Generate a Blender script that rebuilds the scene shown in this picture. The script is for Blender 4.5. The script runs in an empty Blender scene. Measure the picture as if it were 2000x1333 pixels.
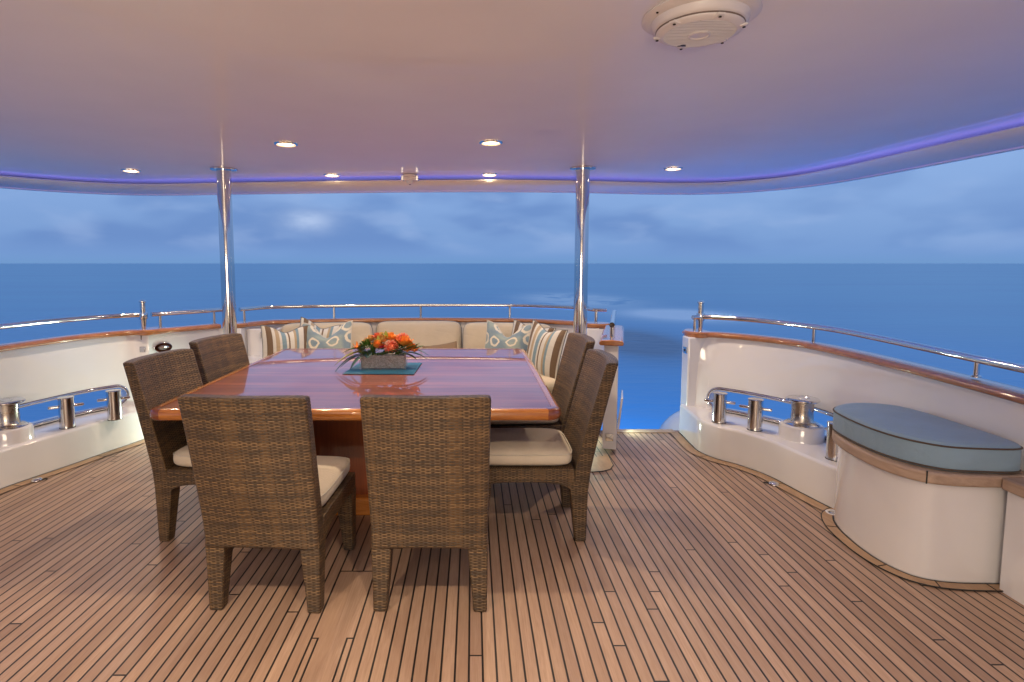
import bpy, bmesh, math, random
from mathutils import Vector, Matrix
from math import sin, cos, pi, radians, atan, sqrt
random.seed(7)
S = bpy.context.scene
COL = S.collection

# ------------------------------------------------------------------ camera
cam_d = bpy.data.cameras.new('camera'); cam = bpy.data.objects.new('camera', cam_d); COL.objects.link(cam)
cam.location = (0, 0, 1.5)
cam.rotation_euler = (pi/2 - atan(100/1111), 0, 0)
cam_d.sensor_width = 36; cam_d.lens = 36*1111/2000
cam_d.shift_x = 76/2000; cam_d.shift_y = -51.5/2000
cam_d.clip_start = .05; cam_d.clip_end = 60000
S.camera = cam

# ------------------------------------------------------------------ node helper
class N:
    def __init__(s, tree): s.t = tree
    def new(s, typ, **kw):
        n = s.t.nodes.new(typ)
        for k, v in kw.items(): setattr(n, k, v)
        return n
    def link(s, a, b): s.t.links.new(a, b)
    def _in(s, sock, v):
        if isinstance(v, bpy.types.NodeSocket): s.t.links.new(v, sock)
        elif v is not None:
            if sock.type == 'RGBA' and isinstance(v, (int, float)): v = (v, v, v, 1)
            sock.default_value = v
    def m(s, op, a, b=None, c=None):
        n = s.new('ShaderNodeMath', operation=op)
        s._in(n.inputs[0], a); s._in(n.inputs[1], b)
        if c is not None: s._in(n.inputs[2], c)
        return n.outputs[0]
    def mix(s, f, a, b, mode='MIX'):
        n = s.new('ShaderNodeMix', data_type='RGBA', blend_type=mode)
        s._in(n.inputs[0], f); s._in(n.inputs[6], a); s._in(n.inputs[7], b)
        return n.outputs[2]
    def noise(s, vec, scale, detail=4, rough=.5, dist=0):
        n = s.new('ShaderNodeTexNoise'); s._in(n.inputs['Vector'], vec)
        n.inputs['Scale'].default_value = scale; n.inputs['Detail'].default_value = detail
        n.inputs['Roughness'].default_value = rough; n.inputs['Distortion'].default_value = dist
        return n.outputs[0]
    def ramp(s, f, stops, interp='LINEAR'):
        n = s.new('ShaderNodeValToRGB'); s._in(n.inputs[0], f); r = n.color_ramp; r.interpolation = interp
        while len(r.elements) < len(stops): r.elements.new(.5)
        for e, (p, c) in zip(r.elements, stops): e.position = p; e.color = (*c, 1)
        return n.outputs[0]
    def maprange(s, v, a, b, c=0, d=1, smooth=False):
        n = s.new('ShaderNodeMapRange'); s._in(n.inputs[0], v)
        if smooth: n.interpolation_type = 'SMOOTHSTEP'
        for i, x in enumerate((a, b, c, d)): n.inputs[i+1].default_value = x
        return n.outputs[0]
    def mapping(s, vec, scale=(1, 1, 1), loc=(0, 0, 0), rot=(0, 0, 0)):
        n = s.new('ShaderNodeMapping'); s._in(n.inputs[0], vec)
        n.inputs['Location'].default_value = loc; n.inputs['Rotation'].default_value = rot; n.inputs['Scale'].default_value = scale
        return n.outputs[0]
    def comb(s, x, y, z=0):
        n = s.new('ShaderNodeCombineXYZ'); s._in(n.inputs[0], x); s._in(n.inputs[1], y); s._in(n.inputs[2], z); return n.outputs[0]
    def sep(s, v):
        n = s.new('ShaderNodeSeparateXYZ'); s._in(n.inputs[0], v); return n.outputs
    def bump(s, h, strength, dist):
        n = s.new('ShaderNodeBump'); s._in(n.inputs['Height'], h)
        n.inputs['Strength'].default_value = strength; n.inputs['Distance'].default_value = dist
        return n.outputs[0]

# ------------------------------------------------------------------ world: dusk sky with low cloud
W = bpy.data.worlds.new('World'); S.world = W; W.use_nodes = True
wt = W.node_tree; wt.nodes.clear(); n = N(wt)
out = n.new('ShaderNodeOutputWorld'); bg = n.new('ShaderNodeBackground')
tc = n.new('ShaderNodeTexCoord'); d = n.sep(tc.outputs['Generated'])
el = d[2]
base = n.ramp(el, [(0.0, (.150, .295, .56)), (.006, (.155, .30, .58)), (.016, (.165, .305, .60)), (.06, (.185, .325, .62)), (.16, (.24, .39, .71)), (.4, (.19, .31, .57)), (1, (.16, .27, .50))])
az = n.m('ARCTAN2', d[0], d[1])
cv = n.comb(n.m('MULTIPLY', az, 2.4), n.m('MULTIPLY', el, 6.5), 0)
c1 = n.noise(cv, 1.7, 3, .45, .2)
c2 = n.noise(n.mapping(cv, loc=(3.1, 1.7, 0)), 3.4, 3, .45, .2)
dark = n.maprange(c1, .42, .58, 0, 1, True)
fade = n.maprange(el, .0, .045, 0, 1, True)
col = n.mix(n.m('MULTIPLY', n.m('MULTIPLY', dark, .62), fade), base, (.105, .215, .50, 1))
lite = n.m('MULTIPLY', n.maprange(c2, .48, .74, 0, .5, True), fade)
col = n.mix(lite, col, (.29, .42, .70, 1))
# right part of the sky is paler
col = n.mix(n.m('MULTIPLY', n.maprange(az, .1, .7, 0, .45, True), n.maprange(el, .01, .12, 0, 1, True)), col, (.25, .40, .70, 1))
# one pale puff low over the stern
dx = n.m('DIVIDE', n.m('SUBTRACT', az, -.281), .042); dy = n.m('DIVIDE', n.m('SUBTRACT', el, .071), .019)
r2 = n.m('ADD', n.m('MULTIPLY', dx, dx), n.m('MULTIPLY', dy, dy))
puff = n.m('MULTIPLY', n.m('EXPONENT', n.m('MULTIPLY', r2, -1)), n.maprange(n.noise(cv, 7, 3), .3, .6, .35, .75))
col = n.mix(puff, col, (.46, .58, .82, 1))
n.link(col, bg.inputs[0]); bg.inputs[1].default_value = .92
# faint physical twilight sky added to the painted cloud deck
sky = n.new('ShaderNodeTexSky', sky_type='NISHITA', sun_disc=False); sky.sun_elevation = radians(2); sky.sun_rotation = radians(150)
bg2 = n.new('ShaderNodeBackground'); n.link(sky.outputs[0], bg2.inputs[0]); bg2.inputs[1].default_value = .004
ad = n.new('ShaderNodeAddShader'); n.link(bg.outputs[0], ad.inputs[0]); n.link(bg2.outputs[0], ad.inputs[1])
n.link(ad.outputs[0], out.inputs[0])

S.view_settings.view_transform = 'Standard'; S.view_settings.look = 'None'
S.view_settings.gamma = 1; S.view_settings.exposure = .24
S.render.engine = 'CYCLES'
S.cycles.use_denoising = True
S.cycles.max_bounces = 8; S.cycles.diffuse_bounces = 4; S.cycles.glossy_bounces = 4
S.cycles.sample_clamp_indirect = 4; S.cycles.caustics_reflective = False; S.cycles.caustics_refractive = False

WARM = (1.0, .76, .52)
SPOT_W = 56

# ------------------------------------------------------------------ materials
def mat(name, color=(.5, .5, .5), rough=.5, metal=0, coat=0, coat_rough=.03, spec=.5, emit=None, estr=0):
    m = bpy.data.materials.new(name); m.use_nodes = True
    b = m.node_tree.nodes['Principled BSDF']
    b.inputs['Base Color'].default_value = (*color, 1); b.inputs['Roughness'].default_value = rough
    b.inputs['Metallic'].default_value = metal; b.inputs['Coat Weight'].default_value = coat
    b.inputs['Coat Roughness'].default_value = coat_rough; b.inputs['Specular IOR Level'].default_value = spec
    if emit: b.inputs['Emission Color'].default_value = (*emit, 1); b.inputs['Emission Strength'].default_value = estr
    return m
def nb(m): return N(m.node_tree), m.node_tree.nodes['Principled BSDF']

def m_gelcoat(name, color, rough=.22, coat=.4):
    m = mat(name, color, rough, coat=coat, coat_rough=.035); n, b = nb(m)
    tc = n.new('ShaderNodeTexCoord').outputs['Object']
    f = n.noise(tc, 2.2, 4)
    n.link(n.mix(n.maprange(f, .3, .7), (*[c*.95 for c in color], 1), (*color, 1)), b.inputs['Base Color'])
    n.link(n.bump(n.noise(tc, 2.5, 2), .05, .02), b.inputs['Normal'])
    return m
M_WHITE = m_gelcoat('white gelcoat', (.79, .79, .815), .12, 1.0)
M_CEIL = m_gelcoat('ceiling gelcoat', (.86, .85, .86), .42, .2)
M_LIP = m_gelcoat('lip gelcoat', (.82, .76, .68), .45, .12)

def m_steel(name, rough=.06, c=(.72, .71, .70)):
    m = mat(name, c, rough, metal=1); n, b = nb(m)
    tc = n.new('ShaderNodeTexCoord').outputs['Object']
    n.link(n.maprange(n.noise(tc, 14, 4), .3, .7, rough*.6, rough*1.8), b.inputs['Roughness'])
    return m
M_STEEL = m_steel('polished steel'); M_BRUSH = m_steel('brushed steel', .22, (.62, .58, .52))
M_DARK = mat('dark rubber', (.015, .014, .014), .6)
M_HOLE = mat('dark recess', (.02, .015, .012), .8)

def m_teakdeck():
    m = mat('teak deck', rough=.5); n, b = nb(m)
    p = n.sep(n.new('ShaderNodeTexCoord').outputs['Object'])
    XC, HW, PW, CK = -.5645, .0855, .0515, .0041
    u = n.m('SUBTRACT', p[0], XC); a = n.m('SUBTRACT', n.m('ABSOLUTE', u), HW)
    q = n.m('DIVIDE', a, PW); idx = n.m('MAXIMUM', n.m('FLOOR', q), -1)
    inside = n.m('LESS_THAN', a, 0)
    fr = n.m('FRACT', q)
    dist = n.m('MULTIPLY', n.m('MINIMUM', fr, n.m('SUBTRACT', 1, fr)), PW)
    dist = n.mix(inside, dist, n.m('ABSOLUTE', a))
    # flanking half planks beside the king plank nearer the camera
    near = n.m('LESS_THAN', p[1], 2.16)
    dk = n.m('ABSOLUTE', n.m('SUBTRACT', n.m('ABSOLUTE', u), .0585))
    dk = n.m('ADD', dk, n.m('MULTIPLY', n.m('SUBTRACT', 1, near), 1))
    nib = n.m('MAXIMUM', n.m('ABSOLUTE', n.m('SUBTRACT', p[1], 2.16)), n.m('SUBTRACT', .0585, n.m('ABSOLUTE', u)))
    nib = n.m('ADD', nib, n.m('MULTIPLY', n.m('SUBTRACT', 1, inside), 1))
    far = n.m('GREATER_THAN', p[1], 2.66)
    d3 = n.m('ADD', n.m('ABSOLUTE', n.m('SUBTRACT', n.m('ABSOLUTE', u), .0275)), n.m('SUBTRACT', 1, n.m('MULTIPLY', far, inside)))
    d4 = n.m('ADD', n.m('ABSOLUTE', n.m('SUBTRACT', p[1], 2.66)), n.m('SUBTRACT', 1, inside))
    dk = n.m('MINIMUM', dk, n.m('MINIMUM', d3, d4))
    sid = n.m('MULTIPLY', n.m('ADD', idx, 2), n.m('SIGN', u))
    wn = n.new('ShaderNodeTexWhiteNoise', noise_dimensions='1D'); n.link(sid, wn.inputs['W'])
    L = 3.3
    y2 = n.m('DIVIDE', n.m('ADD', p[1], n.m('MULTIPLY', wn.outputs[0], L)), L)
    piece = n.m('FLOOR', y2); fy = n.m('FRACT', y2)
    dj = n.m('MULTIPLY', n.m('MINIMUM', fy, n.m('SUBTRACT', 1, fy)), L)
    dj = n.m('ADD', dj, inside)
    alld = n.m('MINIMUM', n.m('MINIMUM', dist, dj), n.m('MINIMUM', dk, nib))
    caulk = n.maprange(alld, CK*.75, CK*1.15, 1, 0)
    wn2 = n.new('ShaderNodeTexWhiteNoise', noise_dimensions='2D'); n.link(n.comb(sid, piece), wn2.inputs['Vector'])
    rv = wn2.outputs[0]
    rc = n.sep(wn2.outputs[1])
    gv = n.comb(n.m('ADD', p[0], n.m('MULTIPLY', rv, 37)), p[1], 0)
    g1 = n.noise(n.mapping(gv, (60, 3.2, 1)), 1, 6, .65, 1.1)
    g2 = n.noise(n.mapping(gv, (260, 9, 1)), 1, 4, .6)
    g3 = n.noise(n.mapping(gv, (9, 1.6, 1)), 1, 4, .55, .8)
    wear = n.noise(n.comb(p[0], p[1], 0), 1.6, 5, .6)
    c = n.mix(rv, (.32, .21, .15, 1), (.52, .36, .26, 1))
    c = n.mix(n.maprange(rc[1], .5, 1, 0, .5), c, (.36, .25, .20, 1))
    c = n.mix(n.m('MULTIPLY', n.maprange(g1, .38, .72), .45), c, (.25, .14, .09, 1))
    c = n.mix(n.m('MULTIPLY', n.maprange(g3, .52, .8), .5), c, (.52, .36, .24, 1))
    c = n.mix(n.m('MULTIPLY', n.maprange(wear, .5, .75), .35), c, (.46, .34, .26, 1))
    c = n.mix(n.m('MULTIPLY', n.maprange(g2, .4, .75), .28), c, (.2, .11, .06, 1))
    c = n.mix(caulk, c, (.012, .010, .010, 1))
    n.link(c, b.inputs['Base Color'])
    n.link(n.mix(caulk, n.maprange(g1, .3, .7, .36, .55), .5), b.inputs['Roughness'])
    h = n.m('SUBTRACT', n.m('MULTIPLY', g2, .12), n.m('MULTIPLY', caulk, 1.0))
    n.link(n.bump(h, .5, .0012), b.inputs['Normal'])
    return m
M_DECK = m_teakdeck()

def m_wood(name, c1, c2, scale=(40, 3, 40), rough=.4, coat=0, coord='Object', coat_rough=.03):
    m = mat(name, c1, rough, coat=coat, coat_rough=coat_rough); n, b = nb(m)
    v = n.new('ShaderNodeTexCoord').outputs[coord]
    g = n.noise(n.mapping(v, scale), 1, 6, .6, .8); g2 = n.noise(n.mapping(v, tuple(s*5 for s in scale)), 1, 3, .6)
    f = n.m('ADD', n.m('MULTIPLY', g, .75), n.m('MULTIPLY', g2, .25))
    n.link(n.mix(n.maprange(f, .32, .68), (*c1, 1), (*c2, 1)), b.inputs['Base Color'])
    return m
M_MARGIN = m_wood('teak margin', (.30, .185, .105), (.46, .30, .18), (14, 5, 14), .5)
M_CAP = m_wood('varnished teak', (.28, .095, .028), (.50, .20, .065), (10, 10, 40), .25, 1.0, coat_rough=.04)
M_SLAB = m_wood('grey teak', (.34, .24, .18), (.50, .37, .28), (12, 3, 30), .6)
M_MAHO = m_wood('mahogany edging', (.34, .105, .018), (.60, .23, .045), (4, 30, 40), .25, 1.0, coat_rough=.02)
M_PED = m_wood('mahogany pedestal', (.16, .035, .010), (.30, .075, .02), (30, 30, 2), .3, .7, coat_rough=.08)

def m_tabletop():
    m = mat('lacquered table veneer', rough=.35, coat=1.0, coat_rough=.015); n, b = nb(m)
    b.inputs['Coat IOR'].default_value = 1.6
    v = n.new('ShaderNodeTexCoord').outputs['Object']; p = n.sep(v)
    ax = n.m('ABSOLUTE', p[0]); ay = n.m('ABSOLUTE', p[1])
    side = n.m('GREATER_THAN', ax, 5.0)
    gA = n.noise(n.mapping(v, (2, 30, 1)), 1, 5, .6, .4); gB = n.noise(n.mapping(v, (30, 2, 1)), 1, 5, .6, .4)
    g = n.mix(side, gA, gB)
    st = n.m('FRACT', n.m('MULTIPLY', n.mix(side, ay, ax), 11))
    idx = n.m('FLOOR', n.m('MULTIPLY', n.mix(side, ay, ax), 11))
    wn = n.new('ShaderNodeTexWhiteNoise', noise_dimensions='1D'); n.link(idx, wn.inputs['W'])
    c = n.mix(n.maprange(g, .3, .7), (.21, .045, .022, 1), (.42, .125, .05, 1))
    c = n.mix(n.m('MULTIPLY', wn.outputs[0], .6), c, (.13, .03, .012, 1))
    seam = n.m('LESS_THAN', st, .06)
    c = n.mix(n.m('MULTIPLY', seam, .7), c, (.08, .02, .008, 1))
    n.link(c, b.inputs['Base Color'])
    return m
M_TOP = m_tabletop()

def m_wicker():
    m = mat('woven wicker', rough=.42, spec=.35); n, b = nb(m)
    uv = n.new('ShaderNodeUVMap').outputs[0]
    oi = n.new('ShaderNodeObjectInfo').outputs['Random']
    uv = n.mapping(uv); uv_n = uv.node; n.link(n.comb(n.m('MULTIPLY', oi, 5.3), n.m('MULTIPLY', oi, 3.7)), uv_n.inputs['Location'])
    wob = n.noise(uv, 9, 2)
    p = n.sep(uv)
    BW, RH = .039, .0066
    yy = n.m('ADD', p[1], n.m('MULTIPLY', n.m('SUBTRACT', wob, .5), .012))
    row = n.m('FLOOR', n.m('DIVIDE', yy, RH)); fy = n.m('FRACT', n.m('DIVIDE', yy, RH))
    off = n.m('MULTIPLY', n.m('MODULO', n.m('ADD', row, 2000), 2), .5)
    xx = n.m('ADD', n.m('DIVIDE', p[0], BW), off); colu = n.m('FLOOR', xx); fx = n.m('FRACT', xx)
    wn = n.new('ShaderNodeTexWhiteNoise', noise_dimensions='2D'); n.link(n.comb(colu, row), wn.inputs['Vector'])
    wr = n.new('ShaderNodeTexWhiteNoise', noise_dimensions='1D'); n.link(row, wr.inputs['W'])
    wc = n.new('ShaderNodeTexWhiteNoise', noise_dimensions='1D'); n.link(n.m('FLOOR', n.m('DIVIDE', p[0], BW*.5)), wc.inputs['W'])
    hy = n.m('SINE', n.m('MULTIPLY', fy, pi)); hx = n.m('SINE', n.m('MULTIPLY', fx, pi))
    h = n.m('MULTIPLY', n.m('POWER', hy, .6), n.m('POWER', hx, .8))
    grp = n.noise(n.mapping(uv, (5, 16, 1)), 1, 2, .5)
    tone = n.m('ADD', n.m('MULTIPLY', wn.outputs[0], .35), n.m('ADD', n.m('MULTIPLY', wr.outputs[0], .55), n.m('MULTIPLY', n.maprange(grp, .35, .65), .10)))
    c = n.mix(n.maprange(tone, .2, .85), (.072, .055, .040, 1), (.25, .160, .080, 1))
    cane = n.mix(n.m('MULTIPLY', n.m('GREATER_THAN', wc.outputs[0], .78), .6), (.062, .036, .020, 1), (.20, .11, .045, 1))
    c = n.mix(n.maprange(hx, .35, .72, .92, 0), c, cane)
    c = n.mix(n.maprange(hy, .15, .60, .85, 0), c, (.018, .011, .007, 1))
    n.link(c, b.inputs['Base Color'])
    n.link(n.bump(h, 1.0, .0030), b.inputs['Normal'])
    return m
M_WICKER = m_wicker()

def m_fabric(name, c, rough=.85, weave=900, spec=.2, blot=.92):
    m = mat(name, c, rough, spec=spec); n, b = nb(m)
    v = n.new('ShaderNodeTexCoord').outputs['Object']
    f = n.noise(v, 7, 4); g = n.noise(v, weave, 1)
    cc = n.mix(n.maprange(f, .3, .7), (*[x*blot for x in c], 1), (*c, 1))
    n.link(cc, b.inputs['Base Color'])
    wr_ = n.noise(n.mapping(v, (5, 11, 7)), 1, 3, .55, 1.6)
    h = n.m('ADD', n.m('ADD', n.m('MULTIPLY', f, 6), n.m('MULTIPLY', wr_, 9)), g)
    n.link(n.bump(h, .35, .002), b.inputs['Normal'])
    b.inputs['Sheen Weight'].default_value = .15
    return m
M_CREAM = m_fabric('cream canvas', (.62, .55, .44)); M_SOFA = m_fabric('sofa canvas', (.62, .54, .42))
M_BLUEV = m_fabric('pale blue canvas', (.27, .40, .52), .7); M_PIPE = m_fabric('dark piping', (.10, .075, .06))
M_GREYPIPE = m_fabric('grey piping', (.16, .17, .18)); M_BROWN = m_fabric('brown canvas', (.22, .15, .09))
M_WPIPE = m_fabric('cream piping', (.62, .58, .50))

def m_stripes():
    m = m_fabric('striped canvas', (.6, .55, .45)); n, b = nb(m)
    uv = n.sep(n.new('ShaderNodeUVMap').outputs[0])
    f = n.m('FRACT', n.m('MULTIPLY', uv[0], 1.25))
    W_, T, BR, BL, G = (.62, .60, .55), (.42, .33, .22), (.17, .115, .075), (.20, .30, .36), (.33, .34, .31)
    r = n.ramp(f, [(0, W_), (.08, BR), (.22, W_), (.30, T), (.40, W_), (.46, BL), (.58, W_), (.64, BR), (.68, W_), (.8, T), (.86, BL), (.93, W_)], 'CONSTANT')
    n.link(r, b.inputs['Base Color']); return m
M_STRIPE = m_stripes()
def m_curly():
    m = m_fabric('blue scroll canvas', (.3, .4, .45)); n, b = nb(m)
    uv = n.new('ShaderNodeUVMap').outputs[0]
    nz = n.new('ShaderNodeTexNoise'); n.link(uv, nz.inputs['Vector']); nz.inputs['Scale'].default_value = 9; n_ns = nz.outputs[1]
    vo = n.new('ShaderNodeTexVoronoi', feature='F1'); n.link(n.mapping(n.mix(.06, uv, n_ns), (3.3, 3.0, 1), (.2, .35, 0)), vo.inputs['Vector']); vo.inputs['Randomness'].default_value = .55
    vo.inputs['Scale'].default_value = 1
    dd = n.m('ABSOLUTE', n.m('SUBTRACT', n.m('ADD', vo.outputs[0], n.m('MULTIPLY', n.noise(uv, 14, 2), .10)), .40))
    ln = n.maprange(dd, .045, .07, 1, 0)
    base = n.mix(n.maprange(n.noise(uv, 3, 2), .4, .6), (.19, .27, .34, 1), (.30, .37, .36, 1))
    n.link(n.mix(ln, base, (.66, .62, .52, 1)), b.inputs['Base Color']); return m
M_CURLY = m_curly()

M_LENS = mat('lit lens', (1, 1, 1), emit=(1.0, .78, .48), estr=22)
M_HALO = mat('glowing baffle', (.8, .6, .4), emit=(1.0, .62, .28), estr=2.2)  # emissive ring added to imitate the warm halo round each lens
M_LED = mat('blue led strip', (.1, .1, .3), emit=(.20, .22, 1.0), estr=3.0)
M_LED2 = mat('blue led line', (.1, .1, .3), emit=(.12, .14, .85), estr=1.1)
M_CLENS = mat('courtesy lens', (1, 1, 1), emit=(.75, 1.0, .80), estr=8)

# ------------------------------------------------------------------ mesh helpers
def finish(name, bm, m, parent=None, smooth=True, bevel=0, segs=2, uv=None, sub=0, auto=40):
    bmesh.ops.recalc_face_normals(bm, faces=bm.faces[:])
    if uv == 'box':
        l = bm.loops.layers.uv.verify()
        for f in bm.faces:
            nx, ny, nz = map(abs, f.normal)
            for lp in f.loops:
                c = lp.vert.co
                lp[l].uv = (c.x, c.y) if nz > .75 else ((c.y, c.z) if nx > ny else (c.x, c.z))
    me = bpy.data.meshes.new(name); bm.to_mesh(me); bm.free()
    if isinstance(m, (list, tuple)):
        for x in m: me.materials.append(x)
    else: me.materials.append(m)
    o = bpy.data.objects.new(name, me); COL.objects.link(o)
    if parent: o.parent = parent
    if bevel:
        b = o.modifiers.new('bevel', 'BEVEL'); b.width = bevel; b.segments = segs; b.limit_method = 'ANGLE'; b.angle_limit = radians(35); b.harden_normals = False
    if sub:
        s = o.modifiers.new('sub', 'SUBSURF'); s.levels = sub; s.render_levels = sub
    if smooth:
        me.polygons.foreach_set('use_smooth', [True]*len(me.polygons))
        me.set_sharp_from_angle(angle=radians(auto))
    return o
def empty(name, label, cat, loc=(0, 0, 0), rz=0, group=None):
    o = bpy.data.objects.new(name, None); COL.objects.link(o); o.location = loc; o.rotation_euler = (0, 0, rz)
    o.empty_display_size = .1
    o['label'] = label; o['category'] = cat
    if group: o['group'] = group
    return o
def tag(o, label=None, cat=None, group=None, kind=None):
    if label: o['label'] = label
    if cat: o['category'] = cat
    if group: o['group'] = group
    if kind: o['kind'] = kind
    return o
def dup(root, loc, rz, label=None):
    r = root.copy(); COL.objects.link(r); r.location = loc; r.rotation_euler = (0, 0, rz)
    if label: r['label'] = label
    for ch in list(root.children):
        c = ch.copy(); COL.objects.link(c); c.parent = r
        for g in list(ch.children):
            d = g.copy(); COL.objects.link(d); d.parent = c
    return r
def box(bm, x0, x1, y0, y1, z0, z1, mtx=None):
    vs = [bm.verts.new((x, y, z)) for z in (z0, z1) for y in (y0, y1) for x in (x0, x1)]
    for f in ((0, 2, 3, 1), (4, 5, 7, 6), (0, 1, 5, 4), (2, 6, 7, 3), (0, 4, 6, 2), (1, 3, 7, 5)): bm.faces.new([vs[i] for i in f])
    if mtx: bmesh.ops.transform(bm, matrix=mtx, verts=vs)
    return vs
def hexa(bm, b4, t4):
    a = [bm.verts.new(p) for p in b4]; c = [bm.verts.new(p) for p in t4]
    bm.faces.new(a[::-1]); bm.faces.new(c)
    for i in range(4): bm.faces.new((a[i], a[(i+1) % 4], c[(i+1) % 4], c[i]))
def frames(pts, closed=False):
    pts = [Vector(p) for p in pts]; nP = len(pts); T = []
    for i in range(nP):
        if closed: t = pts[(i+1) % nP]-pts[i-1]
        else: t = pts[min(i+1, nP-1)]-pts[max(i-1, 0)]
        T.append(t.normalized())
    ref = Vector((0, 0, 1)) if abs(T[0].z) < .9 else Vector((1, 0, 0))
    u = T[0].cross(ref).normalized(); F = []
    for t in T:
        u = (u - t*u.dot(t)).normalized(); F.append((u, t.cross(u)))
    return pts, F
def tube(bm, pts, r, seg=14, closed=False, caps=True):
    pts, F = frames(pts, closed); rings = []
    for i, p in enumerate(pts):
        rr = r(i/(len(pts)-1)) if callable(r) else r
        u, v = F[i]
        rings.append([bm.verts.new(p + (u*cos(2*pi*k/seg)+v*sin(2*pi*k/seg))*rr) for k in range(seg)])
    nR = len(rings)
    for i in range(nR if closed else nR-1):
        a, b = rings[i], rings[(i+1) % nR]
        for k in range(seg): bm.faces.new((a[k], a[(k+1) % seg], b[(k+1) % seg], b[k]))
    if caps and not closed: bm.faces.new(rings[0][::-1]); bm.faces.new(rings[-1])
def lathe(bm, prof, seg=32, c=(0, 0), cap0=True, cap1=True, mi=0):
    rings = [[bm.verts.new((c[0]+r*cos(2*pi*k/seg), c[1]+r*sin(2*pi*k/seg), z)) for k in range(seg)] for r, z in prof]
    fs = []
    for a, b in zip(rings, rings[1:]):
        for k in range(seg): fs.append(bm.faces.new((a[k], a[(k+1) % seg], b[(k+1) % seg], b[k])))
    if cap0: fs.append(bm.faces.new(rings[0][::-1]))
    if cap1: fs.append(bm.faces.new(rings[-1]))
    for f in fs: f.material_index = mi
def catmull(P, n=8):
    P = [Vector(p) for p in P]; out = []
    Q = [P[0]*2-P[1]] + P + [P[-1]*2-P[-2]]
    for i in range(1, len(Q)-2):
        a, b, c, d = Q[i-1:i+3]
        for k in range(n):
            t = k/n
            out.append(.5*((2*b)+(c-a)*t+(2*a-5*b+4*c-d)*t*t+(3*b-a-3*c+d)*t**3))
    out.append(P[-1]); return out
def ccat(P, n=8):
    P = [Vector(p) for p in P]; out = []; m_ = len(P)
    for i in range(m_):
        a, b, c, d = P[i-1], P[i], P[(i+1) % m_], P[(i+2) % m_]
        for k in range(n):
            t = k/n
            out.append(.5*((2*b)+(c-a)*t+(2*a-5*b+4*c-d)*t*t+(3*b-a-3*c+d)*t**3))
    return out
def prism(bm, poly, z0, z1, mi=0):
    a = [bm.verts.new((p[0], p[1], z0)) for p in poly]; b = [bm.verts.new((p[0], p[1], z1)) for p in poly]
    fs = [bm.faces.new(a[::-1]), bm.faces.new(b)]
    for i in range(len(poly)): fs.append(bm.faces.new((a[i], a[(i+1) % len(poly)], b[(i+1) % len(poly)], b[i])))
    for f in fs: f.material_index = mi
def normals2d(path):
    out = []
    for i in range(len(path)):
        t = path[min(i+1, len(path)-1)]-path[max(i-1, 0)]; t = Vector((t.x, t.y)).normalized(); out.append(Vector((t.y, -t.x)))
    return out
def sweep(bm, path, prof, sgn=1, closed_prof=True, caps=True):
    """path: 3D points; prof: list of (outward offset, dz); sgn picks which side is outward."""
    nn = normals2d(path); rings = []
    for p, q in zip(path, nn):
        rings.append([bm.verts.new((p.x+q.x*o*sgn, p.y+q.y*o*sgn, p.z+dz)) for o, dz in prof])
    m_ = len(prof)
    for a, b in zip(rings, rings[1:]):
        for k in range(m_ if closed_prof else m_-1): bm.faces.new((a[k], a[(k+1) % m_], b[(k+1) % m_], b[k]))
    if caps and closed_prof: bm.faces.new(rings[0][::-1]); bm.faces.new(rings[-1])
def round_rect(x0, x1, y0, y1, r, seg=6):
    out = []
    for cx, cy, a0 in ((x1-r, y1-r, 0), (x0+r, y1-r, 90), (x0+r, y0+r, 180), (x1-r, y0+r, 270)):
        for k in range(seg+1):
            a = radians(a0+90*k/seg); out.append((cx+r*cos(a), cy+r*sin(a)))
    return out
def V(*a): return Vector(a)

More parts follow.
